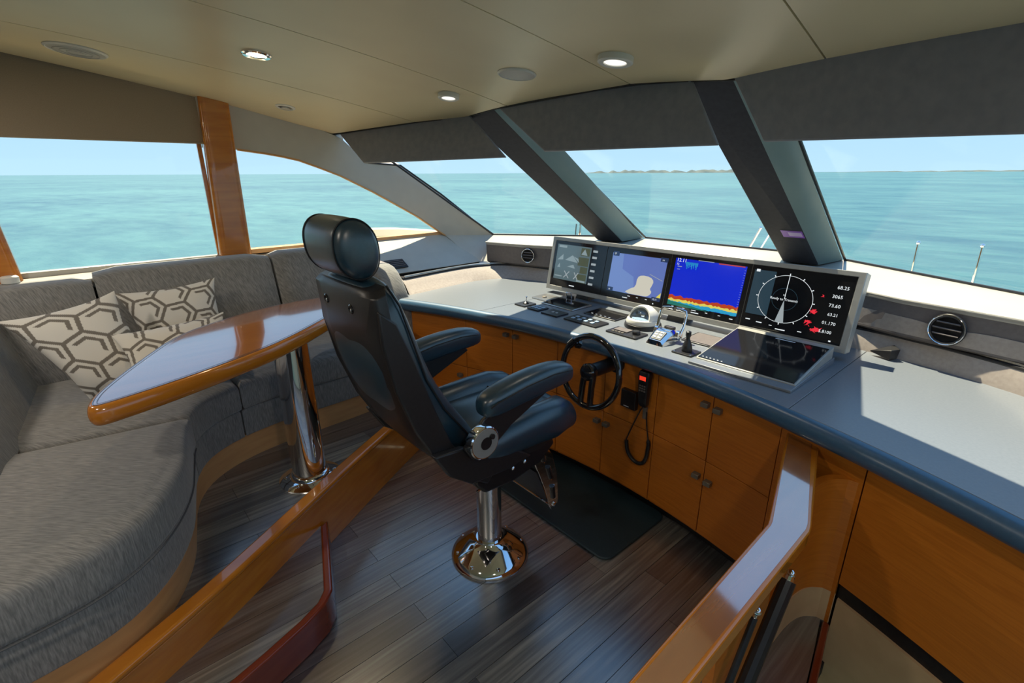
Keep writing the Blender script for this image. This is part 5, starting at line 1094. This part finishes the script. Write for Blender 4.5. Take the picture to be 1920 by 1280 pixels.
# aft back cushion, facing forward with a swept end
g = G(); R = []
for k in range(15):
    x = -3.30 + 1.35 * k / 14; top = 1.10 - 0.30 * max(0, (k - 6) / 8) ** 1.6
    yc_ = -0.45 - 0.10 * (k / 14)
    R.append([V((x, yc_ + u + (1 - v) * 0.12 * (1 if u > 0 else 0.3), 0.64 + v * (top - 0.64))) for u, v in rrect(-0.09, 0, 0.09, 1, 0.05, 4)])
g.rings(R); make('back_cushion', g, 'sofa', stt, ang=60)
# piping on the near cushion
g = G(); pl = off_line([p for p in bl if p[0] >= -2.25], 0.030); g.tube([(p[0], p[1], 0.520) for p in pl], 0.0028, 6); make('piping', g, 'piping', stt)

# table
TO = [(-1.757, -0.066), (-1.80, -0.070), (-1.90, -0.04), (-2.12, 0.075), (-2.39, 0.233), (-2.53, 0.44), (-2.63, 0.66), (-2.66, 0.90), (-2.60, 1.05), (-2.48, 1.05), (-2.36, 0.94), (-2.235, 0.81), (-2.015, 0.545), (-1.915, 0.362), (-1.82, 0.15), (-1.765, -0.01)]
to = smooth2(TO, 2)
tb = thing('dinette_table', 'pointed oval varnished table with thick wooden edge on chrome post', 'table', (-2.14, 0.60, PZ))
TZ = 0.97
if area(to) < 0: to = to[::-1]
to = [(p.x, p.y) for p in ring_at(to, -0.012, 0)]
g = G(); R = []
for k in range(9):
    a = math.pi * k / 8; R.append(ring_at(to, 0.014 * (1 - math.sin(a)), TZ - 0.032 - 0.031 * math.cos(a)))
R.append(ring_at(to, 0.018, TZ - 0.0005)); g.rings(R); make('edge_band', g, 'gloss_wood', tb, ang=60)
g = G(); g.rings([ring_at(to, 0.016, TZ - 0.004), ring_at(to, 0.016, TZ + 0.0004), ring_at(to, 0.019, TZ + 0.0008)]); make('veneer', g, 'table_wood', tb, ang=60)
for d in (0.0175, 0.027):
    g = G(); r1 = ring_at(to, d, TZ + 0.0016); r2 = ring_at(to, d + 0.0022, TZ + 0.0016); g.rings([r1, r2], True, False); make('inlay_line', g, 'inlay', tb)
PX_, PY_ = -2.155, 0.605
g = G(); g.lathe([(0.135, 0.0), (0.136, 0.008), (0.120, 0.016), (0.090, 0.022), (0.084, 0.036), (0.078, 0.040)], (PX_, PY_, PZ), seg=56); bp_ = make('floor_flange', g, 'chrome', tb)
for k in range(6):
    a = math.radians(60 * k + 10); g = G(); g.lathe([(0.008, 0), (0.008, 0.005), (0.002, 0.008)], (PX_ + 0.108 * math.cos(a), PY_ + 0.108 * math.sin(a), PZ + 0.018), seg=12); make('bolt', g, 'chrome', bp_)
g = G(); g.lathe([(0.074, 0.03), (0.074, 0.30), (0.072, TZ - PZ - 0.05)], (PX_, PY_, PZ), seg=56); make('post', g, 'chrome', tb)

# pillows with printed lattice
def lattice(u, v):
    a = 0.060; v = v / 1.15
    best = None
    sx2 = 2 * a; sy2 = 2 * a * math.sqrt(3)
    for ox, oy in ((0, 0), (a, sy2 / 2)):
        cx_ = round((u - ox) / sx2) * sx2 + ox; cy_ = round((v - oy) / sy2) * sy2 + oy; d = (u - cx_) ** 2 + (v - cy_) ** 2
        if best is None or d < best[0]: best = (d, u - cx_, v - cy_)
    _, x, y = best
    mx_, arg = -1, 0
    for k in range(6):
        ang = math.pi / 3 * k; pr_ = x * math.cos(ang) + y * math.sin(ang)
        if pr_ > mx_: mx_, arg = pr_, k
    e_ = a - mx_
    if e_ < 0.0062: return 1
    if arg in (0, 1, 2) and 0.0180 < e_ < 0.0300: return 1
    return 0
def pillow(name, label, c00, c10, c11, c01, thick, n=140, rot=0.12, plain=False, scale=1.0, both=False):
    t = thing(name, label, 'pillow', (c00 + c11) / 2, 'printed throw pillows on the settee')
    N_ = (c10 - c00).cross(c01 - c00).normalized()
    if N_.dot(V((0, 0, EYE)) - c00) < 0: N_ = -N_
    g = G(); cols = []
    W_, H_ = (c10 - c00).length, (c01 - c00).length
    for side in (1, -1):
        base = len(g.v)
        for j in range(n + 1):
            for i in range(n + 1):
                u, v = i / n, j / n; a, b_ = 2 * u - 1, 2 * v - 1
                pin = 0.055 * (1 - abs(a) ** 2.2) * (abs(b_) ** 3); pin2 = 0.055 * (1 - abs(b_) ** 2.2) * (abs(a) ** 3)
                uu = u - pin2 * math.copysign(1, a); vv = v - pin * math.copysign(1, b_)
                p = c00 * (1 - uu) * (1 - vv) + c10 * uu * (1 - vv) + c11 * uu * vv + c01 * (1 - uu) * vv
                h = thick * (max(0, (1 - abs(a) ** 2.6)) ** 0.62) * (max(0, (1 - abs(b_) ** 2.6)) ** 0.62)
                h += 0.004 * math.sin(9 * u + 4 * v) * (1 - a * a) * (1 - b_ * b_)
                g.v.append(p + N_ * h * side)
                x, y = (u - 0.5) * W_ * scale, (v - 0.5) * H_ * scale
                xr, yr = x * math.cos(rot) - y * math.sin(rot), x * math.sin(rot) + y * math.cos(rot)
                k = 0 if plain or side < 0 and not both else lattice(xr, yr)
                cols.append((0.19, 0.172, 0.15, 1) if k else (0.72, 0.70, 0.65, 1))
        for j in range(n):
            for i in range(n):
                a = base + j * (n + 1) + i; g.f.append([a, a + 1, a + n + 2, a + n + 1] if side > 0 else [a, a + n + 1, a + n + 2, a + 1]); g.mi.append(0)
    o = make('cover', g, 'print', t, ang=180)
    ca = o.data.color_attributes.new('print', 'FLOAT_COLOR', 'POINT')
    for i, c in enumerate(cols): ca.data[i].color = c
    return t
pillow('throw_pillow', 'largest patterned pillow, standing in the settee corner', V((-2.66, -0.095, 0.685)), V((-2.62, 0.17, 0.70)), V((-2.95, 0.09, 1.085)), V((-2.82, -0.31, 1.04)), 0.062)
pillow('throw_pillow', 'patterned pillow lying against the port backrest', V((-2.94, 0.16, 0.72)), V((-2.92, 0.52, 0.74)), V((-3.07, 0.53, 1.07)), V((-3.10, 0.09, 1.045)), 0.055, rot=0.5)
pillow('throw_pillow', 'low tilted pillow behind the table edge in front of the others', V((-2.50, 0.06, 0.70)), V((-2.52, 0.46, 0.72)), V((-2.84, 0.50, 0.93)), V((-2.74, 0.03, 0.93)), 0.045, rot=0.1)
